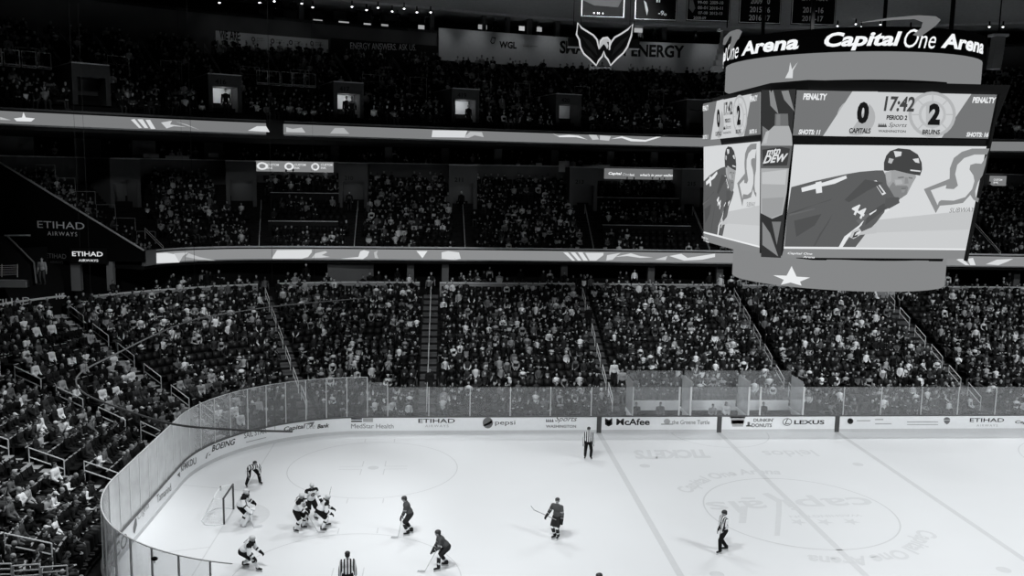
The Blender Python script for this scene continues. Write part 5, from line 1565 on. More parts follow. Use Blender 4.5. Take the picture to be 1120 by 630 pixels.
TXT = [    # (words, lower left px, lower right px, upper left px, grey, bold, shear)
    ('PENALTY', (877, 108.5), (903, 109), (877.6, 101.5), 0.85, 0.045, 0.12), ('PENALTY', (1061.5, 112), (1087, 112.5), (1062.5, 105.5), 0.85, 0.045, 0.12),
    ('SHOTS: 11', (872, 146.3), (895.5, 146.8), (872.8, 140.8), 0.85, 0.045, 0.12), ('SHOTS: 16', (1055, 149), (1079, 149.4), (1055.8, 143.8), 0.85, 0.045, 0.12),
    ('0', (935, 134.5), (948, 135), (937, 110.5), 0.01, 0.06, 0.0), ('2', (1013, 136), (1026, 136.3), (1015, 112.5), 0.01, 0.06, 0.0),
    ('17:42', (965, 121.2), (998, 122), (966.5, 104.5), 0.06, 0.03, 0.1), ('PERIOD 2', (968, 130.3), (990.5, 130.8), (968.6, 125.3), 0.02, 0.04, 0.0),
    ('Sports', (970, 139.5), (990, 140), (970.8, 133.5), 0.05, 0.0, 0.35), ('WASHINGTON', (959, 144), (989, 144.6), (959.4, 141.3), 0.05, 0.02, 0.0),
    ('CAPITALS', (927, 145), (950.5, 145.4), (927.8, 139.3), 0.02, 0.035, 0.0), ('BRUINS', (1007, 146.2), (1026, 146.5), (1007.8, 141), 0.02, 0.035, 0.0)]
TXT1 = [('44', crop8((350, 290))[0], crop8((402, 322))[0], crop8((372, 245))[0], 0.8, 0.03, 0.0), ('SUBWAY', crop8((780, 292))[0], crop8((890, 288))[0], crop8((783, 272))[0], 0.2, 0.0, 0.2),
        ('Capital One', crop8((78, 475))[0], crop8((185, 478))[0], crop8((80, 463))[0], 0.85, 0.02, 0.2), ('Arena', crop8((145, 488))[0], crop8((196, 490))[0], crop8((146, 479))[0], 0.85, 0.02, 0.2)]
FEATH = [(0.05, [(959+1.8*k, 138.5), (960+1.8*k, 134), (961.6+1.8*k, 138.5)]) for k in range(5)]

def draw(name, pic, txt, mapper, parent=sb, label=None, extra=()):
    """one screen picture as flat layers, mapper(px, py, lift)"""
    m = MB()
    for i, (g, p) in enumerate(list(pic)+list(extra)):
        m.poly([mapper(x, y, 0.02+0.004*i) for x, y in p], led(g))
    L = 0.02+0.004*(len(pic)+len(extra)+1)
    for (w, a, b, c, g, bo, sh) in txt:
        put_text(m, w, lambda u, v: mapper(a[0]+(b[0]-a[0])*u+(c[0]-a[0])*v, a[1]+(b[1]-a[1])*u+(c[1]-a[1])*v, L), 1.0, 1.0, led(g), bo, sh)
    return sbuild(m, name, parent, label)
draw('score_screen', PIC2, TXT, F, label='lit score strip on the main face', extra=FEATH)
draw('video_screen', PIC, TXT1, F, label='large video screen showing a bent hockey player')
m = MB()
for a, b in (((866.5, 149), (1083.5, 152.5)), ):
    m.poly([F(*q, 0.03) for q in ((866.5, 149.3), (1083.3, 152.8), (1081.8, 158.5), (866, 156.3))], BLACK)
sbuild(m, 'screen_divider')

# left face: same pictures on the plane facing the left end
xl = SCX-hx-chx
tl = at(832, 100, X=xl); nl = Vector((-(tl.z-at(832, 281, X=xl).z), 0, -DEP*0.85)).normalized()
def FL(px, py, lift=0.0):
    return on_plane(px, py, (xl, 0, tl.z), tuple(nl))+nl*lift
def homog(src, dst):
    Amat = []; bv = []
    for (x, y), (u, v) in zip(src, dst):
        Amat += [[x, y, 1, 0, 0, 0, -u*x, -u*y], [0, 0, 0, x, y, 1, -v*x, -v*y]]; bv += [u, v]
    h = np.append(np.linalg.solve(np.array(Amat), np.array(bv)), 1).reshape(3, 3)
    def f(x, y):
        q = h@np.array([x, y, 1.0]); return q[0]/q[2], q[1]/q[2]
    return f
hv = homog([(868, 158), (1080, 160), (1055.5, 283), (855, 281)], [(770, 160.5), (832, 154.5), (831.5, 281), (770, 263)])
hs = homog([(871.5, 98.5), (1091, 103.5), (1083.5, 151.5), (867, 148)], [(769.5, 113.5), (832.5, 100.5), (832, 147), (770, 153.5)])
draw('score_screen', PIC2, TXT, lambda x, y, l: FL(*hs(x, y), l), label='lit score strip on the left face', extra=FEATH)
draw('video_screen', PIC, TXT1, lambda x, y, l: FL(*hv(x, y), l), label='video screen on the left face')
# corner panel with the bottle advert
c0 = F(866, 200); c1 = FL(833, 200)
pA, pB = F(871, 99), FL(833.5, 99); pC = F(856, 282)
ncr = (pB-pA).cross(pC-pA).normalized()
if ncr.dot(Vector(CAM_P)-pA) < 0: ncr = -ncr
def FC(px, py, lift=0.0): return on_plane(px, py, tuple(pA), tuple(ncr))+ncr*lift
def c3(*p): return [(760+x/3.15, 90+y/3.15) for x, y in p]
BOT = [(0.035, [(833.5, 98.5), (871, 97.5), (854.5, 282), (832.8, 281)]),
       (0.25, c3((258, 28), (272, 28), (290, 110), (262, 80))), (0.25, c3((300, 30), (325, 28), (345, 100), (310, 60))), (0.2, c3((235, 150), (262, 170), (235, 210))), (0.25, c3((235, 480), (262, 520), (290, 600), (235, 560))), (0.2, c3((268, 480), (300, 480), (285, 560))),
       (0.16, c3((280, 108), (324, 108), (326, 150), (278, 150))), (0.22, c3((285, 110), (298, 110), (298, 148), (284, 148))),
       (0.42, c3((276, 150), (328, 150), (338, 180), (340, 215), (328, 300), (320, 380), (306, 455), (270, 470), (240, 455), (230, 450), (232, 215), (245, 180))),
       (0.12, c3((232, 218), (340, 218), (330, 296), (232, 296))), (0.05, c3((236, 232), (300, 222), (332, 228), (322, 286), (240, 288))),
       (0.55, c3((236, 310), (322, 300), (316, 352), (236, 350))), (0.34, c3((236, 400), (312, 395), (304, 452), (268, 466), (236, 452))), (0.5, c3((250, 170), (262, 165), (252, 210), (240, 212)))]
BT = [('mtn', c3((252, 252))[0], c3((300, 246))[0], c3((254, 230))[0], 0.75, 0.03, 0.2), ('DEW', c3((240, 280))[0], c3((322, 272))[0], c3((246, 252))[0], 0.75, 0.04, 0.2)]
draw('advert_screen', BOT, BT, FC, label='narrow corner screen with a bottle advert')
# right corner edge with pale script
m = MB()
q0 = [Vector((SCX+hx+0.02, -hy+SCY, Zt)), Vector((SCX+hx+chx, -hy+chy+SCY, Zt))]
m.tube([F(1092, 103, 0.06), F(1055.5, 284.5, 0.06)], 0.09, BLACK); sbuild(m, 'edge_trim')

# curved rings
def arc_ring(r, zb, zt, a0, a1, mat, name, thick=0.25, label=None, n=48):
    m = MB(); vs = []
    for k in range(n+1):
        a = R(a0+(a1-a0)*k/n)
        for rr, z in ((r, zb), (r-thick, zb), (r-thick, zt), (r, zt)):
            vs.append((SCX+rr*math.cos(a), SCY+rr*math.sin(a), z))
    fs = [(4*i+k, 4*i+(k+1) % 4, 4*i+4+(k+1) % 4, 4*i+4+k) for i in range(n) for k in range(4)]
    fs += [(0, 1, 2, 3), (4*n+3, 4*n+2, 4*n+1, 4*n)]
    m.add(vs, fs, mat)
    return sbuild(m, name, label=label)
RU = 5.4
def zat(px, py, r, ang):   # height of the pixel on the ring at angle ang
    x, y = SCX+r*math.cos(R(ang)), SCY+r*math.sin(R(ang))
    rr = ray(px, py); t = math.hypot(x-CAM_P[0], y-CAM_P[1])/math.hypot(rr[0], rr[1])
    return float(CAM_P[2]+rr[2]*t)
NA = math.degrees(math.atan2(CAM_P[1]-SCY, CAM_P[0]-SCX))    # direction of the near point of the ring
z0u, z1u = zat(931, 86.5, RU, NA), zat(931, 56.5, RU, NA)
arc_ring(RU, z0u, z1u, 0, 359.9, led(0.235), 'upper_ring_screen', label='grey curved ring screen')
arc_ring(RU+0.12, z1u+0.02, zat(931, 30, RU, NA), 0, 359.9, M('black_panel', 0.004, 0.9, 0.02), 'name_ring', label='black ring with white lettering')
zt_ = z1u
def ring_text(body, ang, zb, h, width, mat, bold=0.0, shear=0.0, off=0.0, r=RU+0.14):
    m = MB()
    put_text(m, body, lambda u, v: Vector((SCX+r*math.cos(R(ang)+(u+off)/r), SCY+r*math.sin(R(ang)+(u+off)/r), zb+v)), width, h, mat, bold, shear)
    sbuild(m, 'ring_lettering')
def ang_of(px):   # ring angle whose point shows at column px
    best = min(np.linspace(NA-88, NA+88, 353), key=lambda a: abs(proj([[SCX+RU*math.cos(R(a)), SCY+RU*math.sin(R(a)), z1u+0.6]])[0][0]-px))
    return float(best)
LW = led(0.95)
for face, shift in ((0, 0.0), (1, -90.0)):
    a0, a1, a2, a3, a4, a5 = [ang_of(p)+shift for p in (902.5, 985, 987, 1022, 1027, 1072)]
    zl = zat(944, 52, RU, ang_of(944))
    for body, b0, b1, hh, bo, sh, dz in (('Capital', a0, a1, 0.72, 0.035, 0.22, -0.12), ('One', a2, a3, 0.72, 0.0, 0.3, -0.02), ('Arena', a4, a5, 0.58, 0.035, 0.15, 0.03)):
        ring_text(body, b0, zl+dz, hh, R(b1-b0)*(RU+0.14), LW, bo, sh)
    # swoosh over the name
    sw = [(940, 24.5), (970, 19.5), (1000, 16.8), (1018, 18), (1024, 22), (1018, 29), (1004, 40), (996, 38), (1005, 30), (1006, 24), (998, 20.5), (975, 21.5)]
    m = MB(); pts = []
    for px, py in sw:
        a = ang_of(px); pts.append(Vector((SCX+(RU+0.2)*math.cos(R(a+shift)), SCY+(RU+0.2)*math.sin(R(a+shift)), zat(px, py, RU+0.2, a))))
    m.poly(pts, led(0.18), Vector((math.cos(R(-90+shift)), math.sin(R(-90+shift)), 0))*(-0.12)); sbuild(m, 'swoosh_emblem')
RL_ = 4.65
z0l, z1l = zat(905, 317, RL_, NA), zat(905, 284, RL_, NA)
arc_ring(RL_, z0l, z1l, 0, 359.9, led(0.245), 'lower_ring_screen', label='grey curved ring screen with a white star')
m = MB(); sp = []
def angl(px):
    return float(min(np.linspace(NA-88, NA+88, 353), key=lambda a: abs(proj([[SCX+RL_*math.cos(R(a)), SCY+RL_*math.sin(R(a)), (z0l+z1l)/2]])[0][0]-px)))
for px, py in ((846, 301), (860.5, 301.5), (866, 291), (871.5, 302.5), (886.5, 303.5), (876, 308), (878, 312.5), (866, 309), (855, 311.5), (858, 306)):
    a = angl(px); sp.append(Vector((SCX+(RL_+0.02)*math.cos(R(a)), SCY+(RL_+0.02)*math.sin(R(a)), zat(px, py, RL_, a))))
m.poly(sp, led(0.85)); sbuild(m, 'star_graphic')
m = MB(); sp = []
for px, py in ((861, 85.5), (864.5, 78), (865.5, 68), (868, 76), (874, 67.5), (870, 77), (869.5, 85.5)):
    a = ang_of(px); sp.append(Vector((SCX+(RU+0.02)*math.cos(R(a)), SCY+(RU+0.02)*math.sin(R(a)), zat(px, py, RU, a))))
m.poly(sp, led(0.7)); sbuild(m, 'star_graphic')
m = MB(); m.box((SCX, SCY, (z0u+Zt)/2), (6.0, 6.0, abs(z0u-Zt)+0.8), BLACK); m.box((SCX, SCY, z0l+0.6), (5.4, 5.4, 1.6), BLACK); sbuild(m, 'core')
m = MB()
for dx, dy in ((-3, -3), (3, -3), (3, 3), (-3, 3)): m.tube([(SCX+dx, SCY+dy, z1u), (SCX+dx, SCY+dy, 41.8)], 0.09, BLACK)
sbuild(m, 'hoist_cables')

# ---------------------------------------------------------------- hanging emblem
YE = 22.0
eg = empty('hanging_emblem', (0, 0, 0), 0, 'black winged emblem outlined in white hanging before the upper deck', 'emblem')
def e(*p): return [(620+x/6.222, 0+y/6.222) for x, y in p]
OUT = e((75, 155), (100, 190), (140, 215), (180, 240), (205, 270), (218, 330), (228, 280), (245, 260), (275, 255), (292, 275), (290, 340), (300, 290), (325, 255), (370, 230), (415, 200), (448, 165), (440, 240), (412, 320), (385, 360), (340, 400), (298, 445), (280, 405), (262, 385), (252, 350), (240, 385), (218, 410), (200, 445), (160, 405), (115, 365), (92, 320), (85, 270), (66, 235))
def onY(p, Y): return [at(x, y, Y=Y) for x, y in p]
m = MB(); m.poly(onY(OUT, YE), M('emblem_black', 0.008, 0.7), (0, 0.25, 0)); m.build('panel', eg)
m = MB(); m.tube(onY(OUT, YE-0.04), 0.06, led(0.6), 5, True); m.build('white_outline', eg)
m = MB()
m.poly(onY(e((218, 340), (228, 280), (245, 258), (270, 255), (290, 268), (292, 285), (272, 285), (283, 312), (275, 335), (262, 310), (250, 300), (235, 318)), YE-0.05), led(0.45)); m.build('eagle_head', eg)
GRW = M('emblem_grey', 0.05, 0.7)
m = MB()
for q in (((95, 240), (150, 275), (195, 330), (210, 380), (150, 320)), ((105, 310), (160, 350), (195, 400), (140, 370)), ((425, 240), (370, 275), (320, 330), (305, 380), (365, 320)), ((410, 310), (360, 350), (320, 400), (375, 370))):
    m.poly(onY(e(*q), YE-0.03), GRW)
m.build('wing_feathers', eg)
m = MB(); m.tube(onY(e((160, 460), (310, 460)), YE), 0.07, STEEL); m.tube(onY(e((160, 430), (160, 478)), YE), 0.08, STEEL); m.tube(onY(e((185, 450), (185, 472)), YE), 0.08, STEEL); m.tube(onY(e((300, 450), (300, 475)), YE), 0.08, STEEL); m.build('base_bar', eg)
m = MB()
for q in ((95, 200), (428, 190)): 
    p = at(620+q[0]/6.222, q[1]/6.222, Y=YE); m.tube([p, (p.x, p.y, 41.8)], 0.02, BLACK)
m.build('hang_wire', eg)
for i, (a, b, c, d) in enumerate(((8, 255, 85, 315), (420, 268, 496, 328))):
    p, q = at(620+a/6.222, d/6.222, Y=YE+0.6), at(620+c/6.222, b/6.222, Y=YE+0.6)
    root = empty('hanging_box', ((p.x+q.x)/2, YE+0.6, p.z), 0, 'black box with a white base on the %s of the hanging emblem' % ('left', 'right')[i], 'box', 'boxes beside the emblem')
    m = MB(); w, h = q.x-p.x, q.z-p.z; m.obox((-w/2, 0, 0), (w, 0, 0), (0, 0.5, 0), (0, 0, h), BLACK); m.build('case', root)
    m = MB(); m.obox((-w/2, -0.02, -0.06), (w, 0, 0), (0, 0.5, 0), (0, 0, 0.06), LEDGE); m.build('base_strip', root)
    m = MB(); m.tube([(0, 0.25, h), (0, 0.25, 41.8-p.z)], 0.02, BLACK); m.build('hang_wire', root)

# ---------------------------------------------------------------- championship banners
YBN = 8.0
def banner(x0, x1, yb, label, rows, art=()):
    a, b = at(x0, yb-1, Y=YBN), at(x1, yb+0.5, Y=YBN)
    h = 3.4
    root = empty('banner', ((a.x+b.x)/2, YBN, a.z), 0, label, 'banner', 'banners hanging from the roof')
    w = b.x-a.x
    m = MB(); m.obox((-w/2, 0, 0), (w, 0, b.z-a.z), (0, 0.02, 0), (0, 0, h), M('banner_black', 0.008, 0.9, 0.05)); m.build('cloth', root)
    m = MB(); q = [Vector((-w/2+.05, -.02, h)), Vector((-w/2+.05, -.02, .06)), Vector((w/2-.05, -.02, .06+b.z-a.z)), Vector((w/2-.05, -.02, h+b.z-a.z))]
    m.tube(q, 0.022, M('banner_edge', 0.8, 0.8), 4); m.build('white_border', root)
    o = Vector(((a.x+b.x)/2, YBN, a.z))
    m = MB()
    for (t, L, Rr, top) in rows:
        aa, bb, cc = at(*L, Y=YBN-0.03)-o, at(*Rr, Y=YBN-0.03)-o, at(L[0], top, Y=YBN-0.03)-o
        put_text(m, t, plane_map(aa, bb-aa, (0, 0, 1)), (bb-aa).length, cc.z-aa.z, M('banner_letter', 0.8, 0.8), 0.015)
    for g, p in art:
        m.poly([at(*q_, Y=YBN-0.02)-o for q_ in p], M('banner_art_%d' % round(g*100), g, 0.8))
    if m.v: m.build('lettering', root)
    m = MB(); m.tube([(0, 0.0, h), (0, 0.0, 41.8-a.z)], 0.03, BLACK); m.build('hang_wire', root)
banner(635, 683, 20, 'black banner with a tiny line of marks, leftmost of the five', [('. .. .', (649, 15), (660, 15.6), 13.2)], [(0.02, [(637, 0), (680, 0), (676, 8), (650, 6)])])
banner(693.5, 740, 23, 'black banner with a small number nine, second of the five', [('-9', (720, 16.5), (726, 16.8), 11.5), ('0', (726, 17), (729, 17.2), 14.6), ('II', (718, 2.5), (722, 2.6), -2)], [(0.22, [(704, 0), (707, 3), (709, 11), (707.5, 17), (706, 10)])])
banner(750, 798, 24, 'black banner listing two columns of seasons, middle of the five', [('99-00', (763, 4.2), (774, 4.4), 0.8), ('2009-10', (776.5, 4.6), (791, 5), 1), ('00-01', (763, 10), (774, 10.2), 6.6), ('2010-11', (776, 10.5), (790.5, 10.8), 7), ('07-08', (763.5, 15.6), (774, 15.8), 12.4), ('2012-13', (776, 16), (790, 16.3), 12.8), ('2008-09', (758.5, 20.8), (772, 21.2), 17.8)], [(0.25, [(754, 0), (758, 0), (760.5, 9), (757.5, 14), (753.5, 9)])])
banner(807.5, 853.5, 26.5, 'black banner listing three seasons in one column, fourth of the five', [('2009-10', (821, 4), (842, 4.6), -2), ('2015-16', (820, 13.2), (842, 14), 7), ('2016-17', (819, 22.2), (842, 23), 16)])
banner(864.5, 913, 28, 'black banner listing two seasons, rightmost of the five', [('2015-16', (878, 13.8), (900.5, 14.4), 7.6), ('2016-17', (877, 23), (900, 23.6), 17), ('DIVISION', (877, 0.6), (905, 1.2), -4)])

# line array speaker left of the scoreboard, and one to its right
def line_array(px, pyt, pyb, Y, label, curve):
    a = at(px, pyt, Y=Y)
    H = a.z-at(px, pyb, Y=Y).z
    root = empty('line_array_speaker', a, 0, label, 'speaker', 'hanging speakers')
    n = 7
    for k in range(n):
        x = -curve*(k/(n-1))**1.6
        m = MB(); m.box((x, 0, -H*(k+0.5)/n), (0.48, 0.45, H/n*0.96), WALLM, 0); m.build('speaker_box', root)
    m = MB(); m.tube([(0, 0, 0), (0, 0, 41.8-a.z)], 0.03, BLACK); m.box((0, 0, 0.05), (0.8, 0.5, 0.12), STEEL); m.build('hanger', root)
line_array(795, 34, 79, 3.0, 'curved grey line array speaker left of the hanging scoreboard', 0.4)
line_array(1092, 40, 76, 3.0, 'stubby grey speaker hanging right of the scoreboard', 0.1)
# ---------------------------------------------------------------- skaters and officials
JW = M('jersey_white', 0.80, 0.85, 0.1, var=0.05); JB = M('jersey_black', 0.010, 0.85, 0.1); JD = M('jersey_dark', 0.075, 0.85, 0.1); JG = M('jersey_grey_band', 0.35, 0.85, 0.1)
PB_ = M('pants_black', 0.008, 0.8, 0.1); PD_ = M('pants_dark', 0.022, 0.8, 0.1); SKB = M('skate_black', 0.008, 0.5, 0.3); BLADE = M('skate_blade', 0.55, 0.3, 0.6)
HLW = M('helmet_white', 0.62, 0.4, 0.4, var=0.05); HLD = M('helmet_dark', 0.03, 0.4, 0.4); STW = M('stick_wood', 0.22, 0.6); STB = M('stick_black', 0.01, 0.6); PADW = M('goalie_pad', 0.78, 0.6, 0.2, var=0.05)
def stripe_mat():
    m = bpy.data.materials.new('referee_stripes'); m.use_nodes = True
    nt = m.node_tree; b = nt.nodes['Principled BSDF']
    tc = nt.nodes.new('ShaderNodeTexCoord'); sx = nt.nodes.new('ShaderNodeSeparateXYZ')
    mu = nt.nodes.new('ShaderNodeMath'); mu.operation = 'MULTIPLY'; mu.inputs[1].default_value = 2*math.pi/0.115
    cs = nt.nodes.new('ShaderNodeMath'); cs.operation = 'COSINE'
    gt = nt.nodes.new('ShaderNodeMath'); gt.operation = 'GREATER_THAN'; gt.inputs[1].default_value = 0.0
    mx = nt.nodes.new('ShaderNodeMix'); mx.data_type = 'RGBA'
    nt.links.new(tc.outputs['Object'], sx.inputs[0]); nt.links.new(sx.outputs['Y'], mu.inputs[0]); nt.links.new(mu.outputs[0], cs.inputs[0]); nt.links.new(cs.outputs[0], gt.inputs[0]); nt.links.new(gt.outputs[0], mx.inputs['Factor'])
    mx.inputs['A'].default_value = (0.78, 0.79, 0.8, 1); mx.inputs['B'].default_value = (0.008, 0.008, 0.009, 1)
    nt.links.new(mx.outputs['Result'], b.inputs['Base Color']); b.inputs['Roughness'].default_value = 0.85
    return m
STRIPE = stripe_mat()

def seg_t(p, a, b):
    d = b-a; t = max(-0.3, min(1.3, (p-a).dot(d)/d.length_squared))
    return t, (p-(a+d*max(0, min(1, t)))).length

def paint(me, J, mats, fn):
    for m in mats: me.materials.append(m)
    idx = []
    for p in me.polygons:
        c = p.center
        best = None
        for nm, a, b, w in (('torso', J['hip'], J['neck'], 0.13), ('uL', J['shL'], J['elL'], 0), ('uR', J['shR'], J['elR'], 0), ('fL', J['elL'], J['haL'], 0), ('fR', J['elR'], J['haR'], 0)):
            t, d = seg_t(c, a, b); d -= w
            if best is None or d < best[2]: best = (nm, t, d)
        idx.append(fn(best[0], best[1], c))
    me.polygons.foreach_set('material_index', idx)

def skater(kind, px, yaw, label, P, foot_z=None, number=None, base=None, group=None):
    base = base or at(*px, Z=0)
    P = dict(P)
    fl, fr = P.pop('feet')
    hip = P.pop('hip'); hip = (hip[0], hip[1], hip[2]+0.06)
    J = joints(hip, P.pop('lean'), (fl[0], fl[1], 0.07+(fl[2] if len(fl) > 2 else 0)), (fr[0], fr[1], 0.07+(fr[2] if len(fr) > 2 else 0)), P.pop('hl'), P.pop('hr'), spine=0.53, leg=0.47, arm=(0.31, 0.29), sh=0.21, **P)
    root = empty('person', (base.x, base.y, 0.006), R(yaw), label, 'person', group)
    link_mesh('body', make_body(J, 0.016, 0.4), root)
    trot = Matrix((J['fwd'], J['left'], J['up'])).transposed()
    bulk = 0.0 if kind == 'ref' else 0.012 if kind == 'dark' else 0.025
    if kind == 'goalie': bulk = 0.06
    # jersey
    m = MB(); mt = JW
    m.ell(J['chest']+J['up']*0.08, (0.15+bulk, 0.215+bulk, 0.21), mt, trot)
    m.ell(J['hip']+J['up']*0.12, (0.155+bulk, 0.19+bulk, 0.24), mt, trot)
    m.capsule(J['neck']-J['up']*0.03, 0.09, J['neck']+J['up']*0.03, 0.075, mt)
    for s in 'LR':
        m.capsule(J['neck']-J['up']*0.06, 0.09+bulk*0.6, J['sh'+s], 0.095+bulk*0.7, mt)
        m.capsule(J['sh'+s], 0.09+bulk*0.7, J['el'+s], 0.075+bulk*0.5, mt)
        m.capsule(J['el'+s], 0.075+bulk*0.5, J['el'+s]+(J['ha'+s]-J['el'+s])*0.9, 0.06+bulk*0.3, mt)
    me = remesh(m, 0.022, 2, 'jersey', 0.6)
    if kind == 'ref':
        me.materials.append(STRIPE)
    elif kind in ('white', 'goalie'):
        def fn(nm, t, c):
            if nm == 'torso': return 1 if t > 0.97 or t < -0.12 else 0
            if nm[0] == 'u': return 1 if t < 0.28 else 0
            return 1 if 0.2 < t < 0.42 or t > 0.72 else 0
        paint(me, J, [JW, JB], fn)
    else:
        def fn(nm, t, c):
            if nm == 'torso': return 1 if -0.22 < t < -0.12 else 2 if t < -0.22 else 0
            if nm[0] == 'u': return 1 if 0.62 < t < 0.78 else 0
            return 2 if 0.3 < t < 0.5 else 1 if 0.5 <= t < 0.62 else 0
        paint(me, J, [JD, JG, PD_], fn)
    jo = link_mesh('jersey', me, root)
    if number:
        m = MB(); o = J['chest']-J['fwd']*(0.165+bulk)+J['up']*0.0+J['left']*0.15
        put_text(m, number, lambda u, v: o-J['left']*u+J['up']*v-J['fwd']*(0.03-0.9*(u-0.15)**2), 0.30, 0.26, JB if kind != 'dark' else JW, 0.04); m.build('number', jo)
    if kind in ('white', 'goalie'):
        m = MB(); o = J['chest']+J['fwd']*(0.158+bulk)+J['up']*0.06
        for k in range(16):
            t0, t1 = 2*math.pi*k/16, 2*math.pi*(k+1)/16
            m.poly([o+J['left']*(r*math.cos(t))+J['up']*(r*math.sin(t))+J['fwd']*0.03 for r, t in ((0.06, t0), (0.10, t0), (0.10, t1), (0.06, t1))], JB)
        m.poly([o+J['left']*a+J['up']*b+J['fwd']*0.03 for a, b in ((0.02, -0.05), (-0.02, -0.05), (-0.02, 0.05), (0.02, 0.05))], JB)
        m.build('crest', jo)
    # trousers or pants
    m = MB(); tp = PB_
    if kind == 'ref':
        m.ell(J['hip'], (0.15, 0.185, 0.14), tp)
        for s in 'LR':
            m.capsule(J['hi'+s], 0.12, J['kn'+s], 0.092, tp); m.capsule(J['kn'+s], 0.092, J['an'+s]+Vector((0, 0, 0.03)), 0.078, tp)
        me = remesh(m, 0.024, 2, 'trousers', 0.6); me.materials.append(PB_); link_mesh('trousers', me, root)
    else:
        m.ell(J['hip'], (0.165, 0.21, 0.15), tp)
        for s in 'LR':
            k = J['hi'+s]+(J['kn'+s]-J['hi'+s])*0.82
            m.capsule(J['hi'+s], 0.135, k, 0.118, tp)
        me = remesh(m, 0.024, 2, 'hockey_pants', 0.6); me.materials.append(PB_ if kind != 'dark' else PD_); link_mesh('hockey_pants', me, root)
        for s in 'LR':
            m = MB()
            w = 0.035 if kind == 'goalie' else 0.0
            a = J['kn'+s]+Vector((0, 0, 0.03)); b = J['an'+s]
            m.capsule(a, 0.082+w, a+(b-a)*0.45, 0.085+w, tp); m.capsule(a+(b-a)*0.45, 0.085+w, b+Vector((0, 0, 0.03)), 0.066+w, tp)
            if kind == 'goalie':
                f = Vector((0.09, 0, 0)); m2 = MB()
                q = (b-a).normalized(); sd = Vector((0, 1, 0)); fw = sd.cross(q).normalized()
                if fw.x < 0: fw = -fw
                m2.obox(a-q*0.16-sd*0.15+fw*0.06, sd*0.30, fw*0.11, q*((b-a).length+0.2), PADW)
                m2.obox(a-q*0.16-sd*0.11+fw*0.17, sd*0.22, fw*0.03, q*((b-a).length+0.14), PADW)
                po = m2.build('leg_pad', root)
            me = remesh(m, 0.02, 2, 'sock', 0.6)
            for mm_ in ((JW, JB) if kind != 'dark' else (PD_, JW)): me.materials.append(mm_)
            me.polygons.foreach_set('material_index', [1 if (0.30 < seg_t(p.center, a, b)[0] < 0.46 if kind != 'dark' else seg_t(p.center, a, b)[0] < 0.12 or 0.62 < seg_t(p.center, a, b)[0] < 0.75) else 0 for p in me.polygons])
            link_mesh('sock', me, root)
    for s in 'LR':
        m = MB(); an = J['an'+s]; f = J['to'+s]-an; f.z = 0; f.normalize()
        m.capsule(an-f*0.03+Vector((0, 0, 0.05)), 0.062, an-f*0.045-Vector((0, 0, 0.03)), 0.05, SKB); m.capsule(an-f*0.04-Vector((0, 0, 0.035)), 0.05, an+f*0.17-Vector((0, 0, 0.045)), 0.042, SKB)
        me = remesh(m, 0.018, 1, 'skate', 0.6); me.materials.append(SKB); so = link_mesh('skate', me, root)
        m = MB(); sd = Vector((-f.y, f.x, 0))
        b0 = an-f*0.09; m.obox(Vector((b0.x, b0.y, an.z-0.16))-sd*0.006, f*0.29, sd*0.012, (0, 0, 0.07), BLADE); m.build('blade', so)
    # helmet
    rot = head_rot(J); h = J['head']; m = MB()
    m.ell(h+J['hup']*0.062-J['hf']*0.006, (0.130, 0.108, 0.092), tp, rot); m.ell(h+J['hup']*0.0-J['hf']*0.055, (0.075, 0.100, 0.085), tp, rot)
    if kind == 'goalie': m.ell(h-J['hup']*0.02+J['hf']*0.035, (0.10, 0.10, 0.14), tp, rot)
    me = remesh(m, 0.016, 1, 'helmet', 0.5)
    hm = {'white': HLW, 'goalie': HLW, 'dark': HLD, 'ref': M('helmet_black', 0.012, 0.4, 0.4)}[kind]
    me.materials.append(hm); ho = link_mesh('goalie_mask' if kind == 'goalie' else 'helmet', me, root)
    if kind == 'goalie':
        m = MB(); c = h-J['hup']*0.0+J['hf']*0.13
        for k in range(-3, 4): m.tube([c+J['hl']*(k*0.02)+J['hup']*0.05, c+J['hl']*(k*0.02)-J['hup']*0.06], 0.004, SKB, 4)
        m.build('mask_cage', ho)
    elif kind != 'ref' or True:
        m = MB(); v = []
        for z in (0.05, -0.01):
            v += [h+J['hf']*(0.128*math.cos(R(a)))+J['hl']*(0.104*math.sin(R(a)))+J['hup']*z for a in range(-60, 61, 20)]
        m.add(v, [(i, i+1, i+8, i+7) for i in range(6)], GLASS); m.build('visor', ho)
    # gloves
    if kind != 'ref':
        for s, k in (('L', 1), ('R', -1)):
            e, w = J['el'+s], J['ha'+s]; d = (w-e).normalized()
            sd = d.cross(Vector((0, 0, 1))).normalized() if abs(d.z) < 0.97 else Vector((0, 1, 0)); nn = sd.cross(d).normalized()
            m = MB(); gm = tp
            big = 1.35 if kind == 'goalie' else 1.0
            m.capsule(w-d*0.10, 0.068*big, w, 0.062*big, gm); m.ell(w+d*0.06, (0.075*big, 0.062*big, 0.042*big), gm, Matrix((d, sd, nn)).transposed())
            for i_ in range(4):
                o = w+d*0.10+sd*((i_-1.5)*0.028)
                m.capsule(o, 0.019, o+d*0.05-nn*0.02, 0.017, gm, 6, 2); m.capsule(o+d*0.05-nn*0.02, 0.017, o+d*0.055-nn*0.06, 0.015, gm, 6, 2)
            m.capsule(w+d*0.03-sd*(k*0.05), 0.02, w+d*0.08-sd*(k*0.085)-nn*0.02, 0.017, gm, 6, 2)
            me = remesh(m, 0.013, 1, 'glove', 0.4); me.materials.append({'white': PB_, 'goalie': PADW if s == 'R' else PB_, 'dark': PD_}[kind]); link_mesh('glove', me, root)
    return root, J

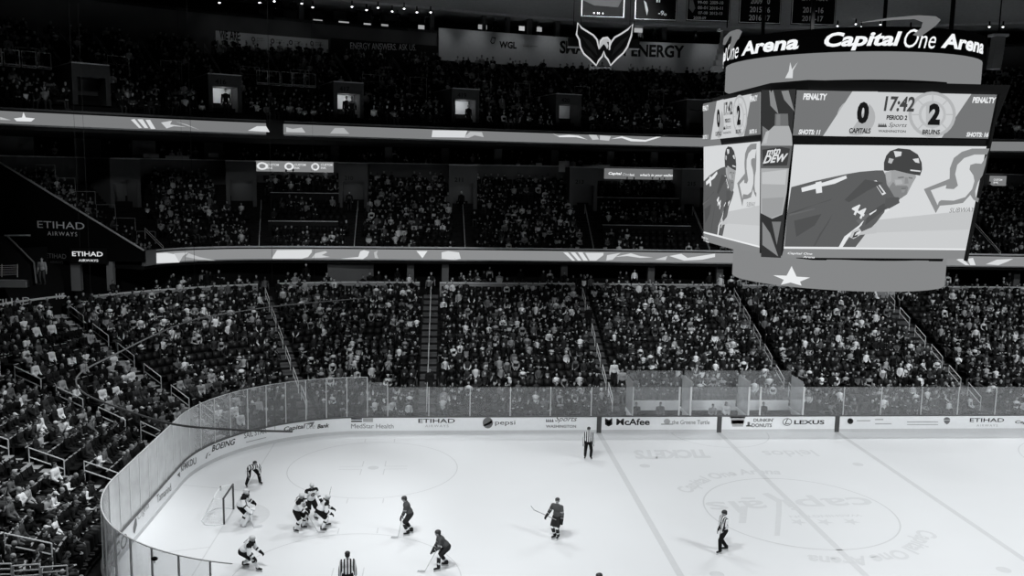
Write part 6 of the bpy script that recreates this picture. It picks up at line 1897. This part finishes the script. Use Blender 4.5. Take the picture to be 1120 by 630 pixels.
def world(root, v):
    c, s = math.cos(root.rotation_euler.z), math.sin(root.rotation_euler.z)
    return Vector((root.location.x+c*v.x-s*v.y, root.location.y+s*v.x+c*v.y, root.location.z+v.z))
def stick(butt, heel, toe, label, mat=STB, bmat=None, goalie=False):
    butt, heel, toe = Vector(butt), Vector(heel), Vector(toe)
    root = empty('hockey_stick', butt, 0, label, 'hockey stick', 'hockey sticks')
    m = MB(); d = (heel-butt)
    m.tube([(0, 0, 0), d], 0.017, mat, 6)
    if goalie: m.tube([d*0.55, d], 0.035, PADW, 6)
    m.build('shaft', root)
    m = MB(); b = toe-heel
    up = (-d).normalized()
    sd = b.cross(up).normalized()*0.012
    hgt = 0.10 if goalie else 0.085
    m.obox(d-sd/2-up*0.01, b*0.6, sd, up*hgt, bmat or mat); m.obox(d+b*0.6-sd/2-up*0.01, b*0.4+sd*1.5, sd, up*(hgt*0.9), bmat or mat); m.build('blade', root)
    return root

BENT = dict(hip=(-0.12, 0, 0.86), lean=38, feet=((0.05, 0.24), (0.0, -0.24)), hl=(0.42, 0.16, 0.92), hr=(0.42, -0.16, 0.92), head_pitch=-22)
GW, GD, GO = 'players in white jerseys', 'players in dark jerseys', 'officials in striped shirts'
skater('ref', (277, 531.5), -55, 'striped official bent forward with hands on knees in the far left corner', dict(hip=(-0.22, 0, 0.86), lean=70, feet=((0.0, 0.36), (0.0, -0.36)), hl=(0.14, 0.30, 0.62), hr=(0.14, -0.30, 0.62), head_pitch=-45), group=GO)
r_, J_ = skater('goalie', (266, 573.5), -5, 'goaltender in white pads standing in front of the net', dict(hip=(-0.10, 0, 0.82), lean=26, feet=((0.02, 0.30), (0.02, -0.26)), hl=(0.36, 0.44, 0.86), hr=(0.36, -0.38, 0.84), head_pitch=-8), group=GW)
a_ = world(r_, J_['haR']); stick(a_+Vector((-0.12, 0.06, 0.42)), a_+Vector((0.26, -0.05, -0.80)), a_+Vector((0.60, 0.10, -0.80)), 'goaltender stick held low in front of the pads', STB, PADW, True)
r1_, J1_ = skater('white', (326.5, 580.5), -18, 'player in white jersey, leftmost of the huddle of three', dict(hip=(-0.08, 0, 0.90), lean=24, feet=((0.10, 0.22), (-0.05, -0.22)), hl=(0.40, 0.10, 0.98), hr=(0.42, -0.10, 0.92), head_pitch=0), group=GW, number='37')
r2_, J2_ = skater('white', (340.5, 569), -60, 'player in white jersey at the back of the huddle of three', dict(hip=(-0.05, 0, 0.92), lean=14, feet=((0.05, 0.18), (-0.05, -0.18)), hl=(0.34, 0.34, 0.98), hr=(0.32, -0.34, 0.98), head_pitch=8), group=GW)
r3_, J3_ = skater('white', (354.5, 579), 12, 'player in white jersey bent forward, right of the huddle of three', dict(hip=(-0.22, 0, 0.86), lean=44, feet=((0.14, 0.26), (-0.10, -0.24)), hl=(0.40, 0.20, 0.86), hr=(0.30, -0.26, 0.80), head_pitch=-18), group=GW, number='25')
a_ = world(r3_, J3_['haL'])
stick(a_+Vector((-0.30, -0.1, -0.1)), at(360.5, 542, Y=a_.y+0.2), at(362, 532.5, Y=a_.y+0.25), 'stick with black blade raised above the huddle of white jerseys', M('stick_pale', 0.55, 0.5), STB)
a_ = world(r1_, J1_['haR']); stick(a_+Vector((-0.15, 0.1, 0.3)), (a_.x+0.55, a_.y-0.1, 0.03), (a_.x+0.85, a_.y-0.05, 0.03), 'stick of the leftmost white huddle player resting on the ice', M('stick_pale', 0.55, 0.5), M('blade_grey', 0.5, 0.5))
r4_, J4_ = skater('white', (272, 623), -8, 'player in white jersey skating low below the net', dict(hip=(-0.25, 0, 0.72), lean=48, feet=((-0.25, 0.18), (0.42, -0.12)), hl=(0.44, 0.22, 0.66), hr=(0.34, -0.26, 0.60), head_pitch=-20), group=GW, number='63')
r5_, J5_ = skater('dark', (447.5, 585), 182, 'player in dark jersey standing with a slight stoop, left of the two dark jerseys', dict(hip=(-0.04, 0, 0.92), lean=22, feet=((0.06, 0.10), (-0.10, -0.16)), hl=(0.34, 0.12, 0.86), hr=(0.28, -0.20, 0.78), head_pitch=8), group=GD, number='9')
r6_, J6_ = skater('dark', (484, 622), 188, 'player in dark jersey bent forward gliding, nearest dark jersey', dict(hip=(-0.18, 0, 0.88), lean=40, feet=((0.20, 0.20), (-0.18, -0.20)), hl=(0.40, 0.14, 0.84), hr=(0.36, -0.16, 0.78), head_pitch=-12), group=GD, number='77')
r7_, J7_ = skater('dark', (609, 589), -128, 'player in dark jersey standing upright holding a stick out to one side', dict(hip=(0, 0, 0.96), lean=4, feet=((0.02, 0.08), (0.06, -0.08)), hl=(0.10, 0.30, 0.90), hr=(0.22, -0.42, 1.02), head_pitch=-12, head_yaw=20), group=GD)
a_ = world(r7_, J7_['haR'])
stick(a_+(a_-at(584, 558, Y=a_.y+0.3)).normalized()*0.55, at(583.5, 557.5, Y=a_.y+0.3), at(580, 553.2, Y=a_.y+0.3), 'stick held out level by the upright dark jersey player', M('stick_grey', 0.25, 0.5), M('blade_pale', 0.6, 0.5))
a_ = world(r6_, J6_['haL']); stick(a_+Vector((0.25, 0, 0.25)), (a_.x-0.35, a_.y-0.15, 0.03), (a_.x-0.65, a_.y-0.1, 0.03), 'stick of the nearest dark jersey player touching the ice', M('stick_pale', 0.55, 0.5), M('blade_grey', 0.5, 0.5))
a_ = world(r5_, J5_['haL']); stick(a_+Vector((0.1, 0, 0.35)), (a_.x-0.15, a_.y-0.25, 0.03), (a_.x-0.45, a_.y-0.25, 0.03), 'stick of the stooping dark jersey player touching the ice', M('stick_pale', 0.55, 0.5), M('blade_grey', 0.5, 0.5))
skater('ref', (643, 502), -95, 'striped official standing by the far boards beside the blue line', dict(hip=(0, 0, 0.95), lean=3, feet=((0.05, 0.16), (0.02, -0.16)), hl=(0.10, 0.30, 0.80), hr=(0.12, -0.30, 0.80)), group=GO)
skater('ref', (791, 604), 192, 'striped official standing near the centre circle', dict(hip=(0.0, 0, 0.97), lean=4, feet=((0.24, 0.14), (-0.20, -0.12)), hl=(0.26, 0.12, 0.90), hr=(0.24, -0.14, 0.86), head_yaw=0), group=GO)
b_ = at(380, 606.5, Z=1.78); b_.z = 0
skater('ref', None, 96, 'striped official seen from behind at the bottom edge', dict(hip=(-0.02, 0, 0.95), lean=8, feet=((0, 0.2), (0, -0.2)), hl=(0.10, 0.30, 0.85), hr=(0.10, -0.30, 0.85), head_pitch=4), base=b_, group=GO)
b_ = at(657, 628.5, Z=1.82); b_.z = 0
skater('dark', None, 175, 'player at the bottom edge with only the dark helmet showing', dict(hip=(0, 0, 0.95), lean=5, feet=((0, 0.15), (0, -0.15)), hl=(0.25, 0.2, 0.9), hr=(0.25, -0.2, 0.9)), base=b_, group=GD)

# ---------------------------------------------------------------- goal net, bottle
PIPE = M('goal_pipe', 0.06, 0.4, 0.4); NETM = M('goal_netting', 0.86, 0.8, 0.1)
gn = empty('goal_net', (-27.13, 0, 0), 0, 'hockey goal with dark pipes and white netting before the end boards', 'goal')
for y in (-0.915, 0.915):
    m = MB(); m.tube([(0, y, 0), (0, y, 1.22)], 0.045, PIPE, 8); m.build('post', gn)
m = MB(); m.tube([(0, -0.945, 1.22), (0, 0.945, 1.22)], 0.045, PIPE, 8); m.build('crossbar', gn)
m = MB()
bp = [(0, -0.915, 0.03), (-0.35, -1.05, 0.03), (-0.8, -1.0, 0.03), (-1.1, -0.5, 0.03), (-1.12, 0, 0.03), (-1.1, 0.5, 0.03), (-0.8, 1.0, 0.03), (-0.35, 1.05, 0.03), (0, 0.915, 0.03)]
tp_ = [(0, -0.915, 1.2), (-0.25, -0.9, 1.2), (-0.45, -0.75, 1.19), (-0.52, -0.4, 1.18), (-0.54, 0, 1.18), (-0.52, 0.4, 1.18), (-0.45, 0.75, 1.19), (-0.25, 0.9, 1.2), (0, 0.915, 1.2)]
m.tube(bp, 0.03, NETM, 6); m.build('base_frame', gn)
m = MB(); m.tube(tp_, 0.02, NETM, 6); m.tube([bp[4], tp_[4]], 0.02, NETM, 5); m.build('top_frame', gn)
m = MB()
def lerp(a, b, t): return tuple(x+(y-x)*t for x, y in zip(a, b))
def along(P, t):
    k = min(int(t*(len(P)-1)), len(P)-2); return lerp(P[k], P[k+1], t*(len(P)-1)-k)
for i in range(33):
    t = i/32; m.tube([along(bp, t), along(tp_, t)], 0.0035, NETM, 3)
for j in range(1, 10):
    m.tube([lerp(along(bp, i/24), along(tp_, i/24), j/10) for i in range(25)], 0.0035, NETM, 3)
for i in range(1, 12):
    y = -0.915+1.83*i/12; q = along(tp_, i/12); m.tube([(0, y, 1.21), q], 0.0035, NETM, 3)
m.build('netting', gn)
m = MB(); m.capsule((0, 0, 0.03), 0.035, (0, 0, 0.15), 0.033, M('bottle_pale', 0.5, 0.4)); 
wb = tag(m.build('water_bottle'), 'small water bottle standing on top of the goal net', 'bottle'); wb.location = (-27.5, 0.1, 1.215)
m = MB(); m.capsule((0, 0, 0.18), 0.03, (0, 0, 0.22), 0.015, BLACK); m.build('cap', wb)

# ---------------------------------------------------------------- net support cable above the left end
pts = [at(x, y, Z=8.0) for x, y in ((320, 472), (260, 470), (190, 464), (130, 446), (95, 432), (83, 418), (92, 405), (125, 388), (170, 366), (215, 349), (280, 338), (330, 332), (400, 326))]
fine = []
P4 = [np.array(p) for p in pts]
for i in range(len(P4)-1):
    a, b, c, d = P4[max(i-1, 0)], P4[i], P4[i+1], P4[min(i+2, len(P4)-1)]
    for k in range(5):
        t = k/5
        fine.append(0.5*((2*b)+(-a+c)*t+(2*a-5*b+4*c-d)*t*t+(-a+3*b-3*c+d)*t**3))
fine.append(P4[-1])
nc = empty('net_cable', (0, 0, 0), 0, 'dark support cable looping in the air above the left end of the rink', 'cable')
m = MB(); m.tube(fine, 0.034, M('cable_grey', 0.09, 0.4, 0.4), 6); m.build('ring_cable', nc)
for i in (2, 8, 20, 32, 44, 56):
    p = fine[i]; m = MB(); m.tube([p, (p[0], p[1], 41.8)], 0.005, BLACK, 4); m.build('hang_wire', nc)

# ---------------------------------------------------------------- people behind the far glass and on the stairs
def spectator(loc, yaw, label, top, leg, pose=None, hair='short', hm=0, J=None, skin=0, group='people behind the far glass'):
    root = empty('person', loc, yaw, label, 'person', group)
    if J is None:
        P = PB[pose]; ms = (P['body'], P['jacket'], P['trousers'], P['shoes'], P['hair'][hair])
    else:
        ms = (make_body(J), make_jacket(J), make_trousers(J), make_shoes(J), make_hair(J, hair))
    for nm, me, mat in zip(('body', 'jacket', 'trousers', 'shoes', 'cap' if hair == 'cap' else 'hair'), ms, (SKINS[skin], TOPS[top][1], LEGM[leg], None, (CAPS if hair == 'cap' else HAIRS)[hm][1])):
        o = link_mesh(nm, me, root)
        if mat: set_mat(o, mat)
for px, pose, top, lab, hr in ((702, 0, 2, 'person in dark grey seated in the left glass box, left one', 'short'), (729, 6, 3, 'person in mid grey seated in the left glass box, right one', 'short'), (787, 1, 4, 'person in light grey seated in the middle glass box, left one', 'short'), (803, 0, 5, 'person in white seated in the middle glass box, right one', 'long'), (845, 0, 1, 'person in charcoal seated in the right glass box', 'short')):
    s = s_of(px); p = BOWL.pt(s, 1.72, 0.12); spectator(p, -math.pi/2, lab, top, 0, pose, hr)
JS = standing(); JS2 = standing(lean=10, handL=(0.32, 0.10, 1.35), handR=(0.34, -0.08, 1.38))
s = s_of(615); spectator(BOWL.pt(s, 1.0, 0.0), -math.pi/2, 'person in black standing close behind the far glass taking pictures', 0, 0, None, 'cap', 0, JS2)
for (px, py, k, off, lab, top, leg, hr, hm) in ((671, 405, 4, -0.9, 'person in white standing beside the middle far aisle with a white cap', 5, 1, 'cap', 1), (680, 410, 3, -1.5, 'person in light grey standing near the middle far aisle', 4, 1, 'short', 0), (470, 412, 3, 0.0, 'person in charcoal standing on the left far aisle stairs', 1, 1, 'short', 0), (643, 352, 12, 0.0, 'person in black standing high on the middle far aisle', 0, 0, 'short', 0), (973, 322, 16, 0.0, 'person in light grey standing at the top of the right stand', 4, 2, 'short', 0), (47, 300, None, 0, 'person in light grey standing on the left balcony', 4, 2, 'short', 1)):
    if k is None: p = at(47, 311, Y=19.2)
    else:
        d, z = LOWD[k]; s = BOWL.loc(d, px, py)[0]; p = BOWL.pt(s, d-0.2, z+0.01)
    spectator(p, -math.pi/2, lab, top, leg, None, hr, hm, JS, 0, 'people standing in the stands')
# slatted barriers at the bottom left
for i, (x0, x1, y0, y1) in enumerate(((-16, 12, 617, 616.5), (14, 43, 619, 617), (45, 73, 620.5, 618.5))):
    a, b = at(x0, y0, Z=2.75), at(x1, y1, Z=2.75)
    root = empty('slatted_barrier', a, 0, 'pale slatted metal barrier at the lower left corner, %s of the three' % ('left', 'middle', 'right')[i], 'barrier', 'slatted barriers')
    d = b-a; m = MB()
    for k in range(5): m.tube([(0, 0, -0.19*k), d-Vector((0, 0, 0.19*k))], 0.028, STEEL)
    m.build('slats', root)
    for e_ in (Vector((0, 0, 0)), d):
        m = MB(); m.tube([e_, e_-Vector((0, 0, 1.15))], 0.03, STEEL); m.build('post', root)
build_crowd()
build_seats()
